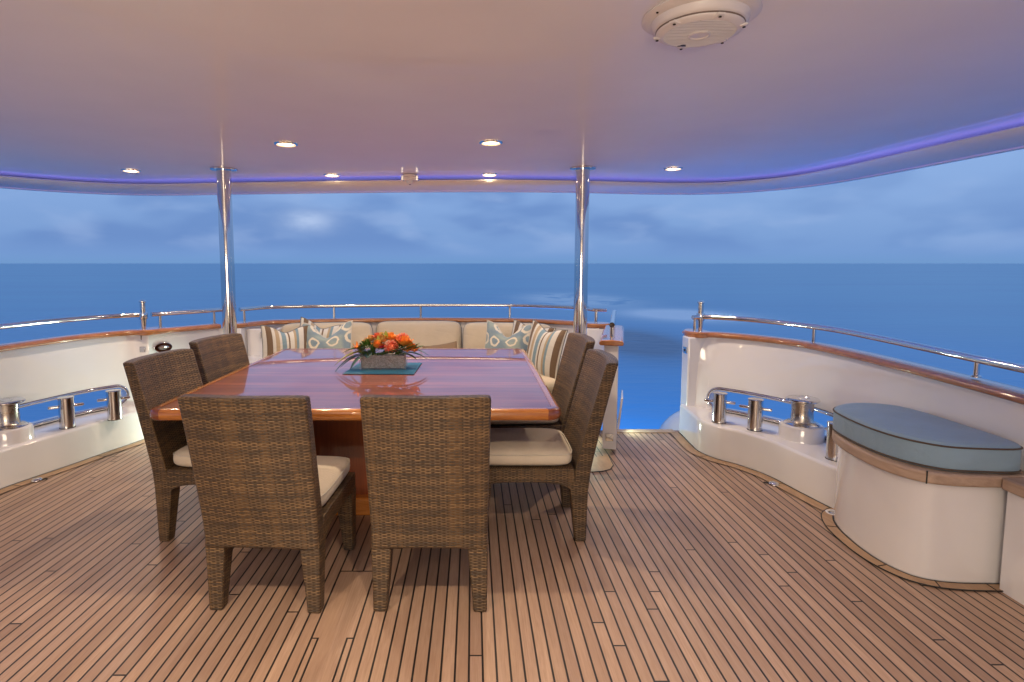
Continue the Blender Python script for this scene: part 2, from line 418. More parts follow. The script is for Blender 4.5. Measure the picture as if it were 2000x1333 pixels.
# ------------------------------------------------------------------ sea
def m_sea():
    m = mat('sea water', (.03, .12, .28), .28, spec=.5); n, b = nb(m)
    p = n.sep(n.new('ShaderNodeNewGeometry').outputs['Position'])
    pv = n.comb(p[0], p[1], 0)
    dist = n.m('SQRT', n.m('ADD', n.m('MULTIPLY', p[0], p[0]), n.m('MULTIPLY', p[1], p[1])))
    c = n.ramp(n.maprange(dist, 5, 160), [(0, (.010, .38, .88)), (.08, (.05, .40, .78)), (.22, (.11, .42, .66)), (.45, (.14, .46, .66)), (1, (.16, .48, .66))])  # underwater glow painted into the near stops; far stops paler and hazier
    st = n.noise(n.mapping(pv, (.05, .22, 1)), 1, 5, .6, .6)
    c = n.mix(n.maprange(st, .35, .7, 0, .35), c, (.10, .34, .60, 1))
    st2 = n.noise(n.mapping(pv, (.012, .06, 1)), 1, 4, .6, .4)
    c = n.mix(n.maprange(st2, .45, .7, 0, .3), c, (.05, .24, .50, 1))
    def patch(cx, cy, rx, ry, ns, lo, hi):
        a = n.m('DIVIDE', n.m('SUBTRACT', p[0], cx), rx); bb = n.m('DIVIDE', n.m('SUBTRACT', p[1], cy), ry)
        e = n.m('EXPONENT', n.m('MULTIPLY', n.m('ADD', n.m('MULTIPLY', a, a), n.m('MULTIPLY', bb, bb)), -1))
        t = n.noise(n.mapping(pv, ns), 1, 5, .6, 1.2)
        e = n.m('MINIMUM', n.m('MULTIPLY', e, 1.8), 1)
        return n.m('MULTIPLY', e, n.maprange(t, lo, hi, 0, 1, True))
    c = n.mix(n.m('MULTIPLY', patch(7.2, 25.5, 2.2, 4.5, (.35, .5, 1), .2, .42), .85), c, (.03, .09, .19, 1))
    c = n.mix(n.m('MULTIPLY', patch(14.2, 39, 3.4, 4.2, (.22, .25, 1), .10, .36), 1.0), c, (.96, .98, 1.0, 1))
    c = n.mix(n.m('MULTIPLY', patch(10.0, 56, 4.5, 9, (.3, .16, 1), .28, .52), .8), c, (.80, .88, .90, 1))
    n.link(c, b.inputs['Base Color'])
    w = n.noise(n.mapping(pv, (.35, .8, 1)), 1, 5, .6, .4)
    n.link(n.bump(w, .35, .16), b.inputs['Normal'])
    b.inputs['Roughness'].default_value = .30; b.inputs['Specular IOR Level'].default_value = .40
    return m
M_SEA = m_sea()
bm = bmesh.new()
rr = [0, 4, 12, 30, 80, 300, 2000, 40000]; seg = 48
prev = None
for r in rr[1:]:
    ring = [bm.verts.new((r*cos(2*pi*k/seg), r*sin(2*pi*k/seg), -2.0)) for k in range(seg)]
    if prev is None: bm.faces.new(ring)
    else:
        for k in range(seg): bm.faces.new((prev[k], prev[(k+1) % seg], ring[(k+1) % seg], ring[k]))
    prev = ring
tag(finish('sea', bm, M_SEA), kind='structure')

# ------------------------------------------------------------------ plan curves of the deck edge (metres)
PR = catmull([(1.835, 5.02), (1.83, 4.86), (1.81, 4.60), (1.81, 4.42), (1.88, 4.25), (1.98, 4.13), (2.09, 3.91), (2.15, 3.62), (2.20, 3.38), (2.26, 3.15), (2.35, 2.8), (2.42, 2.5), (2.45, 2.2), (2.45, 1), (2.42, 0), (2.35, -2)], 8) if False else \
     [Vector((p.x, p.y, 0)) for p in catmull([V(1.835, 5.02, 0), V(1.83, 4.86, 0), V(1.81, 4.60, 0), V(1.81, 4.42, 0), V(1.88, 4.25, 0), V(1.98, 4.13, 0), V(2.09, 3.91, 0), V(2.15, 3.62, 0), V(2.20, 3.38, 0), V(2.27, 3.15, 0), V(2.36, 2.8, 0), V(2.42, 2.5, 0), V(2.45, 2.2, 0), V(2.45, 1, 0), V(2.42, 0, 0), V(2.35, -2, 0)], 8)]
PL = catmull([V(-2.79, 5.02, 0), V(-2.79, 4.88, 0), V(-2.85, 4.62, 0), V(-2.92, 4.42, 0), V(-2.99, 4.17, 0), V(-3.075, 3.91, 0), V(-3.148, 3.67, 0), V(-3.21, 3.3, 0), V(-3.26, 2.8, 0), V(-3.30, 2.0, 0), V(-3.32, 1, 0), V(-3.30, 0, 0), V(-3.2, -2, 0)], 8)

# deck sheet
bm = bmesh.new()
R_ = [p + V(.05 if p.y > 3.4 else .25, 0, 0) for p in PR]; L_ = [p - V(.05, 0, 0) for p in PL]
poly = [(p.x, p.y) for p in R_] + [(p.x, p.y) for p in reversed(L_)]
a = [bm.verts.new((x, y, 0)) for x, y in poly]; b_ = [bm.verts.new((x, y, -.06)) for x, y in poly]
bm.faces.new(a); bm.faces.new(b_[::-1])
for i in range(len(poly)): bm.faces.new((a[i], b_[i], b_[(i+1) % len(poly)], a[(i+1) % len(poly)]))
tag(finish('deck', bm, M_DECK, smooth=False), kind='structure')

# margin boards with caulk lines either side
def strip(bm, path, o0, o1, z, sgn, mi=0):
    nn = normals2d(path); pr = None
    for p, q in zip(path, nn):
        c = (bm.verts.new((p.x-q.x*o0*sgn, p.y-q.y*o0*sgn, z)), bm.verts.new((p.x-q.x*o1*sgn, p.y-q.y*o1*sgn, z)))
        if pr: f = bm.faces.new((pr[0], pr[1], c[1], c[0])); f.material_index = mi
        pr = c
for path, sgn in ((PR[4:74], -1), (PL[4:], 1)):
    bm = bmesh.new()
    strip(bm, path, -.002, .010, .006, sgn, 1); strip(bm, path, .010, .085, .0045, sgn, 0); strip(bm, path, .085, .0905, .0048, sgn, 1)
    acc = 0
    for i in range(1, len(path)-1):
        acc += (path[i]-path[i-1]).length
        if acc > .62:
            acc = 0; q = normals2d(path)[i]*sgn; t = V(q.y, -q.x)*.0028; p = path[i]
            k = V(q.x*.02, q.y*.02)
            vs = [bm.verts.new((p.x-q.x*o+s*t.x+(o-.05)*.3*t.x/.0028*.1, p.y-q.y*o+s*t.y, .0055)) for o, s in ((.01, -1), (.085, -1), (.085, 1), (.01, 1))]
            f = bm.faces.new(vs); f.material_index = 1
    tag(finish('deck_margin', bm, [M_MARGIN, M_DARK], smooth=False), kind='structure')
# sill board across the open gate and its caulk
bm = bmesh.new()
box(bm, 1.20, 1.80, 4.935, 5.03, .001, .008); o = finish('deck_sill', bm, M_SLAB, bevel=.002); tag(o, kind='structure')
# curved teak corner board at the foot of the gate
bm = bmesh.new()
cp = [(.95, 4.30), (1.06, 4.34), (1.045, 4.12), (1.00, 4.03), (.93, 3.99), (.85, 3.98), (.85, 4.28)]
prism(bm, cp, .001, .0045)
tag(finish('deck_corner_board', bm, M_MARGIN, smooth=False), kind='structure')
bm = bmesh.new(); tube(bm, [(x, y, .004) for x, y in cp[1:6]], .0035, 6)
tag(finish('deck_corner_seam', bm, M_DARK), kind='structure')

# ------------------------------------------------------------------ side bulwarks with mooring slot
def side_bulwark(WB, WT, plinth, sgn, slotY, name, label, ztop, locker):
    """sgn=+1: outward is +x"""
    root = empty(name, label, 'bulwark', (WB[0][0], WB[0][1], 0))
    off = V(WB[0][0], WB[0][1], 0)
    def P(o): o.location = -off; return o
    rows = list(zip(catmull([V(*p, 0) for p in WB], 14), catmull([V(*p, 0) for p in WT], 14)))
    # denser columns near slot ends
    cols = []
    for (b0, t0), (b1, t1) in zip(rows, rows[1:]):
        for k in range(3):
            f = k/3; cols.append((b0.lerp(b1, f), t0.lerp(t1, f)))
    cols.append(rows[-1])
    s = [0]
    for i in range(1, len(cols)): s.append(s[-1]+(cols[i][0]-cols[i-1][0]).length)
    def s_at(Y):
        for i in range(len(cols)-1):
            if (cols[i][0].y-Y)*(cols[i+1][0].y-Y) <= 0: return s[i]
        return s[-1]
    sa, sb = s_at(slotY[0]), s_at(slotY[1]); zc, hr = .362, .095
    # insert extra columns at slot ends
    extra = []
    for k in range(13):
        a = pi/2*k/12; extra += [sa+hr*(1-cos(a)), sb-hr*(1-cos(a))]
    allS = sorted(set([round(x, 5) for x in s+extra]))
    def col_at(q):
        for i in range(len(s)-1):
            if s[i] <= q <= s[i+1]+1e-6:
                f = (q-s[i])/max(1e-9, s[i+1]-s[i]); return cols[i][0].lerp(cols[i+1][0], f), cols[i][1].lerp(cols[i+1][1], f)
        return cols[-1]
    C = [col_at(q) for q in allS]
    nn = normals2d([c[0] for c in C])
    osg = 1 if nn[len(nn)//2].x*sgn > 0 else -1
    TH = .15
    def pt(i, z, out=0):
        b, t = C[i]; zt = ztop(b.y); f = max(0, (z-.26)/(zt-.26)); f = f**1.15
        p = b.lerp(t, min(1.0, f)); q = nn[i]*osg
        return (p.x+q.x*out, p.y+q.y*out, z)
    bm = bmesh.new(); prev = None
    for i, q in enumerate(allS):
        zt = ztop(C[i][0].y)
        if sa <= q <= sb:
            e = min(q-sa, sb-q); w = hr if e >= hr else sqrt(max(0, hr*hr-(hr-e)**2))
        else: w = 0
        zl = [.0, .13, .235, zc-w if w else zc, zc+w if w else zc, .52, .64, .76, zt]
        inn = [bm.verts.new(pt(i, z)) for z in zl]; outt = [bm.verts.new(pt(i, z, TH)) for z in zl]
        cur = (inn, outt, w)
        if prev:
            for side in (0, 1):
                for k in range(len(zl)-1):
                    if k == 3 and (w > 0 or prev[2] > 0): continue
                    A = (prev[side][k], prev[side][k+1], cur[side][k+1], cur[side][k])
                    if k == 3: continue
                    bm.faces.new(A)
            if w > 0 or prev[2] > 0:
                for k in (3, 4): bm.faces.new((prev[0][k], cur[0][k], cur[1][k], prev[1][k]))
            k = len(zl)-1
            bm.faces.new((prev[0][k], cur[0][k], cur[1][k], prev[1][k]))
        else: bm.faces.new(inn[:] + outt[::-1])
        prev = cur
    bm.faces.new(prev[0]+prev[1][::-1])
    bmesh.ops.remove_doubles(bm, verts=bm.verts[:], dist=.0004)
    P(finish('wall', bm, M_WHITE, root, auto=50))
    # slot rims: steel tube loops, inner and outer
    loopc = []
    nS = 40
    for k in range(nS+1): loopc.append((sa+hr+(sb-sa-2*hr)*k/nS, zc+hr))
    for k in range(1, 12): a = pi/2-pi*k/12; loopc.append((sb-hr+hr*cos(a), zc+hr*sin(a)))
    for k in range(nS+1): loopc.append((sb-hr-(sb-sa-2*hr)*k/nS, zc-hr))
    for k in range(1, 12): a = -pi/2-pi*k/12; loopc.append((sa+hr+hr*cos(a), zc+hr*sin(a)))
    def w3(q, z, out):
        b, t = col_at(q); j = min(range(len(allS)), key=lambda i: abs(allS[i]-q)); zt = ztop(b.y); q0 = min(max(q, sa+.02), sb-.02)
        p = b.lerp(t, max(0, (z-.26)/(zt-.26))**1.15); nq = nn[j]*osg
        return (p.x+nq.x*out, p.y+nq.y*out, z)
    bm = bmesh.new()
    sh = .013
    tube(bm, [w3(q, zc+(z-zc)*(hr-sh)/hr, .004) for q, z in loopc], .015, 12, closed=True)
    P(finish('slot_rim', bm, M_STEEL, root))
    bm = bmesh.new(); tube(bm, [w3(q, zc+(z-zc)*1.0, -.001) for q, z in loopc], .0035, 6, closed=True)
    P(finish('slot_seal', bm, M_DARK, root))
    # plinth
    bm = bmesh.new()
    wallb = [c[0] for c in C]
    front = plinth
    zt = .262
    pr = None
    # top: strip from front edge to wall (match by index fraction along Y)
    def wall_near(p):
        # point of the wall line with the same Y
        best = min(range(len(C)-1), key=lambda i: abs(C[i][0].y-p.y)); return C[best][0]
    prof_r = .022
    for p, q in zip(front, normals2d(front)):
        w = wall_near(p); qi = Vector((q.x, q.y, 0))
        if (w-p).dot(qi) < 0: qi = -qi
        col = [(p.x, p.y, -.01), (p.x, p.y, zt-prof_r)]
        for k in (1, 2, 3): a = pi/2*k/3; col.append((p.x+qi.x*prof_r*(1-cos(a)), p.y+qi.y*prof_r*(1-cos(a)), zt-prof_r+prof_r*sin(a)))
        col.append((w.x+qi.x*.03, w.y+.0, zt))
        vs = [bm.verts.new(c) for c in col]
        if pr:
            for k in range(len(vs)-1): bm.faces.new((pr[k], pr[k+1], vs[k+1], vs[k]))
        pr = vs
    P(finish('plinth', bm, M_WHITE, root, auto=50))
    # cap rail
    cp = [V(c[1].x, c[1].y, ztop(c[0].y)) for c in C[::3]]
    nc = normals2d(cp); sg = 1 if nc[len(nc)//2].x*sgn > 0 else -1
    capprof = [(-.020, .001), (-.030, .012), (-.030, .026), (-.018, .039), (.06, .044), (.13, .041), (.165, .028), (.165, .012), (.155, .001)]
    # rounded start over the pillar
    c0 = cp[0]
    lead = [V(c0.x-sgn*.03, c0.y+.20, c0.z), V(c0.x-sgn*.02, c0.y+.12, c0.z), V(c0.x-sgn*.008, c0.y+.05, c0.z)]
    bm = bmesh.new(); sweep(bm, lead+cp, capprof, sg); P(finish('cap_rail', bm, M_CAP, root, auto=60))
    bm = bmesh.new()
    prism(bm, [(c0.x+sgn*(-.065+.10+.105*cos(t)), c0.y+.11+.155*sin(t)) for t in [2*pi*k/24 for k in range(24)]], c0.z-.004, c0.z+.0455)
    P(finish('cap_pad', bm, M_CAP, root, bevel=.012, segs=3))
    # gate post
    bm = bmesh.new()
    x0, y0 = WB[0]
    if not locker: bm.free(); return root, C, ztop, sg
    xs = sorted((x0-sgn*.075, x0+sgn*.10))
    box(bm, xs[0], xs[1], y0+.005, y0+.16, -.05, ztop(y0)-.001)
    P(finish('gate_post', bm, M_WHITE, root, bevel=.012, segs=3))
    if locker:
        bm = bmesh.new()
        xx = sorted((locker[0], locker[0]+sgn*.35)); box(bm, xx[0], xx[1], -2, locker[1], -.01, .477)
        P(finish('side_locker', bm, M_WHITE, root, bevel=.008, segs=3))
        bm = bmesh.new(); box(bm, xx[0]-.03, xx[1]-.15, -2, locker[1]-.002, .479, .534); P(finish('locker_top', bm, M_SLAB, root, bevel=.008))
    return root, C, ztop, sg
WBR = [(1.935, 4.86), (2.05, 4.70), (2.22, 4.52), (2.42, 4.19), (2.49, 3.85), (2.53, 3.4), (2.55, 2.9), (2.56, 2.4), (2.54, 1.5), (2.49, 0), (2.42, -2)]
WTR = [(1.94, 4.88), (2.13, 4.83), (2.32, 4.63), (2.50, 4.30), (2.58, 3.9), (2.61, 3.45), (2.625, 2.95), (2.61, 2.45), (2.58, 1.5), (2.5, 0), (2.45, -2)]
zr = lambda y: .865 if y > 4.3 else max(.83, .865-(4.3-y)*.018)
bulR = side_bulwark(WBR, WTR, PR[4:72], 1, (4.765, 3.35), 'side_bulwark', 'white gelcoat bulwark with varnished cap rail behind the blue bench cushion', zr, (2.425, 2.503))
WBL = [(-2.885, 4.99), (-3.03, 4.83), (-3.19, 4.60), (-3.30, 4.30), (-3.37, 4.0), (-3.42, 3.5), (-3.45, 2.8), (-3.46, 2.0), (-3.45, 0), (-3.35, -2)]
WTL = [(-2.90, 5.05), (-3.08, 4.98), (-3.24, 4.72), (-3.34, 4.40), (-3.41, 4.04), (-3.46, 3.5), (-3.49, 2.8), (-3.49, 2.0), (-3.47, 0), (-3.37, -2)]
zl_ = lambda y: .865
bulL = side_bulwark(WBL, WTL, PL[4:], -1, (4.86, 3.1), 'side_bulwark', 'white gelcoat bulwark with bollard shadows on it, left of the wicker chairs', zl_, None)

# hull quarter seen beyond the gate post
bm = bmesh.new()
bmesh.ops.create_uvsphere(bm, u_segments=40, v_segments=24, radius=1, matrix=Matrix.Translation((2.30, 5.42, -.36)) @ Matrix.Diagonal((.50, .60, .46, 1)))
o = finish('hull_quarter', bm, M_WHITE); tag(o, 'rounded white hull quarter outside the open gate beyond the gate post', 'hull')

# small steel latch plate on gate post
def plate(name, label, loc, rot, w, h, hole=True, cat='latch'):
    r = empty(name, label, cat, loc, rot)
    bm = bmesh.new(); box(bm, -w/2, w/2, -.006, .0, -h/2, h/2); finish('plate', bm, M_STEEL, r, bevel=.003)
    if hole:
        bm = bmesh.new(); box(bm, -w*.22, w*.22, -.0075, -.001, -h*.2, h*.2); finish('keyhole', bm, M_HOLE, r, bevel=.002)
    return r
plate('latch_plate', 'small square steel latch plate on the white post right of the open gate', (1.858, 4.93, .745), -pi/2, .08, .055)
plate('latch_plate', 'small square steel hinge plate left of the closed gate seam', (-2.925, 4.985, .742), 0, .05, .05, False)

# ------------------------------------------------------------------ aft bulwark (closed gate + curved stern wall)
aft = catmull([V(-2.30, 5.66, .865), V(-2.12, 5.90, .865), V(-1.80, 6.0, .865), (V(-1.5, 6.07, .865)), V(-.58, 6.175, .865), V(.39, 6.12, .865), V(.75, 5.99, .865), V(1.03, 5.82, .865), V(1.14, 5.72, .865)], 8)
rt = empty('stern_bulwark', 'curved white stern bulwark with varnished cap rail behind the sofa', 'bulwark', (-.58, 6.2, 0))
offA = V(-.58, 6.2, 0)
def PA(o, off=offA): o.location = -off; return o
bm = bmesh.new()
wp = [(-.001, -.865), (-.001, -.02), (-.001, 0), (.16, 0), (.18, -.3), (.16, -.865)]
nA = normals2d(aft); sgA = 1 if nA[20].y > 0 else -1
sweep(bm, aft, wp, sgA); PA(finish('wall', bm, M_WHITE, rt, auto=50))
capA = [(-.030, .001), (-.04, .012), (-.04, .026), (-.028, .039), (.05, .044), (.12, .041), (.155, .028), (.155, .012), (.145, .001)]
bm = bmesh.new(); sweep(bm, aft, capA, sgA); PA(finish('cap_rail', bm, M_CAP, rt, auto=60))
bm = bmesh.new()
box(bm, 1.12, 1.33, 5.55, 5.72, -.05, .864); PA(finish('gate_post', bm, M_WHITE, rt, bevel=.012, segs=3))
bm = bmesh.new(); prism(bm, [(1.245+.135*cos(t), 5.66+.12*sin(t)) for t in [2*pi*k/28 for k in range(28)]], .867, .9095); PA(finish('cap_pad', bm, M_CAP, rt, bevel=.014, segs=3))
bm = bmesh.new(); box(bm, -2.52, -2.285, 5.56, 5.74, -.05, .864); PA(finish('gate_post', bm, M_WHITE, rt, bevel=.01, segs=2))
bm = bmesh.new(); prism(bm, [(-2.37+.115*cos(t), 5.66+.12*sin(t)) for t in [2*pi*k/28 for k in range(28)]], .867, .9095); PA(finish('cap_pad', bm, M_CAP, rt, bevel=.014, segs=3))

# closed gate left
gl = empty('boarding_gate', 'closed white boarding gate with oval steel latch left of the sofa', 'gate', (-2.9, 5.02, 0))
offG = V(-2.9, 5.02, 0)
gp = [V(-2.955, 5.035, .865), V(-2.80, 5.20, .865), V(-2.66, 5.37, .865), V(-2.50, 5.57, .865)]
gp = catmull(gp, 5); nG = normals2d(gp); sgG = 1 if nG[5].x < 0 else -1
bm = bmesh.new(); sweep(bm, gp, [(0, -.835), (0, 0), (.13, 0), (.13, -.835)], sgG); o = finish('panel', bm, M_WHITE, gl, bevel=.006); o.location = -offG
bm = bmesh.new(); sweep(bm, gp, capprof if False else capA, sgG); o = finish('cap_rail', bm, M_CAP, gl, auto=60); o.location = -offG
def oval(bm, a, b, y0, y1, seg=32):
    A = [bm.verts.new((a*cos(2*pi*k/seg)*(1 if abs(cos(2*pi*k/seg)) < .99 else 1), y0, b*sin(2*pi*k/seg))) for k in range(seg)]
    B = [bm.verts.new((a*cos(2*pi*k/seg), y1, b*sin(2*pi*k/seg))) for k in range(seg)]
    bm.faces.new(A); bm.faces.new(B[::-1])
    for k in range(seg): bm.faces.new((A[k], A[(k+1) % seg], B[(k+1) % seg], B[k]))
lt = bpy.data.objects.new('latch', None)
bm = bmesh.new(); oval(bm, .078, .046, -.008, .01)
lat = finish('latch', bm, M_STEEL, gl, bevel=.004); lat.location = V(-2.835, 5.155, .735)-offG; lat.rotation_euler = (0, 0, radians(48))
bm = bmesh.new(); oval(bm, .045, .020, -.0095, 0); h = finish('recess', bm, M_BRUSH, lat)
bm = bmesh.new(); tube(bm, [(-.03, -.012, -.002), (-.01, -.02, .008), (.03, -.018, .006), (.04, -.01, 0)], .008, 8); finish('handle', bm, M_STEEL, lat)
# seam
bm = bmesh.new(); box(bm, -.003, .003, -.0015, .01, .03, .862); o = finish('seam', bm, M_DARK, gl); o.location = V(-2.957, 5.028, 0)-offG

# open gate on the right, swung inboard
og = empty('boarding_gate', 'open white boarding gate with teak top, swung inboard behind the right chairs', 'gate', (1.08, 4.40, 0), 0)
gdir = V(.27, 1.02, 0).normalized(); gang = math.atan2(gdir.y, gdir.x)
og.rotation_euler = (0, 0, gang)
bm = bmesh.new()
sec = [(0, .03), (0, .862), (1.05, .862), (1.05, .03)]
outl = [(0, .03), (0, .26), (.04, .255), (.06, .28), (.06, .43), (.045, .455), (.10, .46), (.10, .862), (1.05, .862), (1.05, .03)]
def slab(bm, outl, y0, y1):
    A = [bm.verts.new((x, y0, z)) for x, z in outl]; B = [bm.verts.new((x, y1, z)) for x, z in outl]
    bm.faces.new(A); bm.faces.new(B[::-1])
    for k in range(len(outl)): bm.faces.new((A[k], A[(k+1) % len(outl)], B[(k+1) % len(outl)], B[k]))
slab(bm, [(0, .03), (0, .862), (1.05, .862), (1.05, .03)], -.055, .055)
finish('panel', bm, M_WHITE, og, bevel=.008, segs=3)
bm = bmesh.new()
hexa(bm, [(-.015, -.072, .20), (.30, -.072, .20), (.30, -.0555, .20), (-.015, -.0555, .20)], [(-.01, -.098, .45), (.30, -.098, .45), (.30, -.082, .45), (-.01, -.082, .45)])
finish('fold_out_pocket', bm, M_WHITE, og, bevel=.004)
bm = bmesh.new(); sweep(bm, [V(-.04, 0, .864), V(.3, 0, .864), V(.7, 0, .864), V(1.09, 0, .864)], [(-.085, .001), (-.093, .012), (-.093, .026), (-.08, .04), (0, .045), (.08, .04), (.093, .026), (.093, .012), (.085, .001)], 1)
finish('cap_rail', bm, M_CAP, og, bevel=.006)
bm = bmesh.new(); tube(bm, [(.03, .0, 1.02), (.5, 0, 1.03), (1.02, .0, 1.04)], .021, 14); finish('handrail', bm, M_STEEL, og)
for x in (.09, .9):
    bm = bmesh.new(); tube(bm, [(x, 0, .90), (x, 0, 1.01)], .016, 12); finish('stanchion', bm, M_STEEL, og)
bm = bmesh.new(); box(bm, -.01, .0, -.03, .03, .10, .16); finish('hinge', bm, M_STEEL, og, bevel=.002)

# ------------------------------------------------------------------ handrails
def handrail(label, path, posts, r=.021, pr=.0135, zc=.905, endcap=False, name='handrail'):
    root = empty(name, label, 'handrail', (path[0][0], path[0][1], .9)); off = V(path[0][0], path[0][1], .9)
    def P(o): o.location = -off; return o
    pp = catmull([V(*p) for p in path], 8)
    bm = bmesh.new(); tube(bm, pp, r, 16); P(finish('rail', bm, M_STEEL, root))
    for (x, y, zt) in posts:
        bm = bmesh.new(); tube(bm, [(x, y, zc-.002), (x, y, zt)], pr, 14)
        lathe(bm, [(pr+.010, zc), (pr+.010, zc+.006), (pr+.002, zc+.012)], 16, (x, y))
        P(finish('stanchion', bm, M_STEEL, root))
    return root
def tall_post(label, x, y, z0, z1):
    root = empty('gate_stanchion', label, 'stanchion', (x, y, z0))
    bm = bmesh.new(); tube(bm, [(0, 0, 0), (0, 0, .10)], lambda t: .018+.010*t, 16); finish('foot', bm, M_STEEL, root)
    bm = bmesh.new(); tube(bm, [(0, 0, .155), (0, 0, z1-z0-.02)], .024, 18); finish('pole', bm, M_STEEL, root)
    bm = bmesh.new(); lathe(bm, [(.029, z1-z0-.02), (.031, z1-z0-.012), (.029, z1-z0-.004), (.012, z1-z0+.006)], 20); finish('top_cap', bm, M_STEEL, root)
    bm = bmesh.new(); lathe(bm, [(.034, .095), (.036, .105), (.036, .148), (.034, .158)], 20); finish('collar', bm, M_STEEL, root)
    return root
# right forward rail
capR = lambda y: zr(y)+.04
handrail('long steel handrail on the cap rail above the blue bench cushion',
         [(2.02, 4.95, 1.035), (2.25, 4.78, 1.035), (2.45, 4.52, 1.03), (2.60, 4.12, 1.025), (2.665, 3.7, 1.01), (2.69, 3.2, .995), (2.685, 2.6, .985), (2.65, 1.6, .985), (2.58, .2, .985)],
         [(2.565, 4.25, 1.02), (2.69, 3.0, .985), (2.655, 1.7, .98)], zc=.895)
tall_post('tall steel gate stanchion on the varnished cap at the right of the gap', 2.0, 4.98, .905, 1.17)
hr_ = empty('rail_bracket', 'short steel bracket bar and post beside the right gate stanchion', 'bracket', (1.95, 4.95, .905))
bm = bmesh.new(); tube(bm, [(-.03, 0, .125), (.06, .02, .125)], .02, 14); finish('bar', bm, M_STEEL, hr_)
bm = bmesh.new(); tube(bm, [(-.01, 0, 0), (-.01, 0, .115)], .013, 12); finish('stanchion', bm, M_STEEL, hr_)
# left forward rail
handrail('long steel handrail on the left cap rail forward of the closed gate',
         [(-2.98, 5.09, 1.04), (-3.16, 4.96, 1.04), (-3.30, 4.70, 1.04), (-3.40, 4.40, 1.04), (-3.48, 3.95, 1.04), (-3.53, 3.3, 1.04), (-3.54, 2.2, 1.04), (-3.5, .5, 1.04)],
         [(-3.46, 4.08, 1.03), (-3.54, 2.9, 1.03)])
tall_post('tall steel gate stanchion beside the closed gate seam on the left', -2.97, 5.10, .905, 1.17)
handrail('short steel handrail over the closed boarding gate, ending at the left pole',
         [(-2.92, 5.14, 1.04), (-2.76, 5.34, 1.04), (-2.62, 5.50, 1.04), (-2.50, 5.66, 1.04)],
         [(-2.875, 5.20, 1.03), (-2.56, 5.60, 1.03)])
handrail('long curved steel handrail round the stern above the sofa back',
         [(-2.34, 5.68, 1.04), (-2.14, 5.92, 1.045), (-1.8, 6.04, 1.045), (-1.47, 6.12, 1.045), (-.58, 6.235, 1.045), (.4, 6.175, 1.045), (.78, 6.04, 1.045), (1.07, 5.86, 1.045), (1.17, 5.76, 1.045)],
         [(-2.31, 5.72, 1.03), (-1.50, 6.115, 1.03), (-.575, 6.235, 1.03), (.40, 6.175, 1.03), (1.10, 5.83, 1.03)], r=.020)
hr2 = empty('rail_bracket', 'short steel end bar on a post at the right end of the stern rail', 'bracket', (1.23, 5.66, .905))
bm = bmesh.new(); tube(bm, [(-.06, .08, .135), (-.03, .0, .135), (.10, -.01, .13)], .019, 14); finish('bar', bm, M_STEEL, hr2)
bm = bmesh.new(); tube(bm, [(.0, 0, 0), (.0, 0, .125)], .017, 12); finish('stanchion', bm, M_STEEL, hr2)

# ------------------------------------------------------------------ mooring gear
def bollard(x, y, h, label, rz, r=.051, first=None):
    if first: return dup(first, (x, y, .262), rz, label)
    root = empty('bollard', label, 'bollard', (x, y, .262), rz, 'steel mooring bollards')
    bm = bmesh.new(); lathe(bm, [(r, .004), (r, h-.012), (r+.003, h-.010), (r+.003, h-.003), (r-.003, h)], 36); finish('post', bm, M_BRUSHPOST, root)
    bm = bmesh.new(); lathe(bm, [(r+.002, .0), (r+.002, .004)], 36); finish('gasket', bm, M_DARK, root)
    bm = bmesh.new(); tube(bm, [(-.112, 0, h*.70), (-.105, 0, h*.70), (.105, 0, h*.70), (.112, 0, h*.70)], lambda t: .0115 if .05 < t < .95 else .007, 12); finish('cross_pin', bm, M_STEEL, root)
    return root
M_BRUSHPOST = m_steel('satin steel', .10, (.68, .66, .64))
b1 = bollard(1.925, 4.36, .235, 'steel bollard with cross pin, nearest the open gate on the right plinth', radians(-30))
bollard(2.105, 4.16, 0, 'steel bollard with cross pin, between windlass and gate-side bollard on right plinth', radians(-38), first=b1)
bollard(2.30, 3.52, 0, 'steel post half hidden under the teak edge of the blue bench', radians(90), first=b1)
bollard(-2.86, 4.45, 0, 'steel bollard with cross pin nearest the left wicker chair', radians(32), first=b1)
bollard(-3.075, 4.22, 0, 'steel bollard with cross pin between left windlass and left table side', radians(40), first=b1)
def windlass(x, y, label, first=None):
    if first: return dup(first, (x, y, .262), 0, label)
    root = empty('windlass', label, 'windlass', (x, y, .262), 0, 'capstan winches on the plinths')
    bm = bmesh.new(); lathe(bm, [(.150, 0), (.146, .02), (.143, .085), (.138, .097), (.128, .102)], 48); finish('pedestal', bm, M_WHITE, root)
    bm = bmesh.new(); lathe(bm, [(.112, .1025), (.112, .108), (.10, .116), (.078, .122), (.073, .13), (.070, .20), (.073, .262)], 48); finish('drum', bm, M_BRUSH, root)
    bm = bmesh.new(); lathe(bm, [(.118, .1028), (.118, .107), (.105, .115), (.082, .1195)], 48, cap1=False); finish('base_flange', bm, M_STEEL, root)
    bm = bmesh.new(); lathe(bm, [(.073, .262), (.100, .268), (.108, .275), (.108, .283), (.10, .288), (.045, .288), (.043, .286), (.036, .286), (.034, .288)], 48); finish('top_disc', bm, M_STEEL, root)
    return root
w1 = windlass(2.34, 3.965, 'steel capstan on a round white base beside the blue bench')
windlass(-3.26, 3.90, 'steel capstan on a round white base at the left picture edge', w1)
def padeye(x, y, label, rz):
    root = empty('deck_cleat', label, 'deck fitting', (x, y, .004), rz, 'small steel deck fittings')
    bm = bmesh.new(); lathe(bm, [(.034, 0), (.034, .004), (.026, .014), (.012, .017)], 28); finish('dome', bm, M_STEEL, root)
    bm = bmesh.new(); tube(bm, [(.03, 0, .003), (.05, .0, .004), (.062, .0, .003)], .005, 8); finish('tab', bm, M_DARK, root)
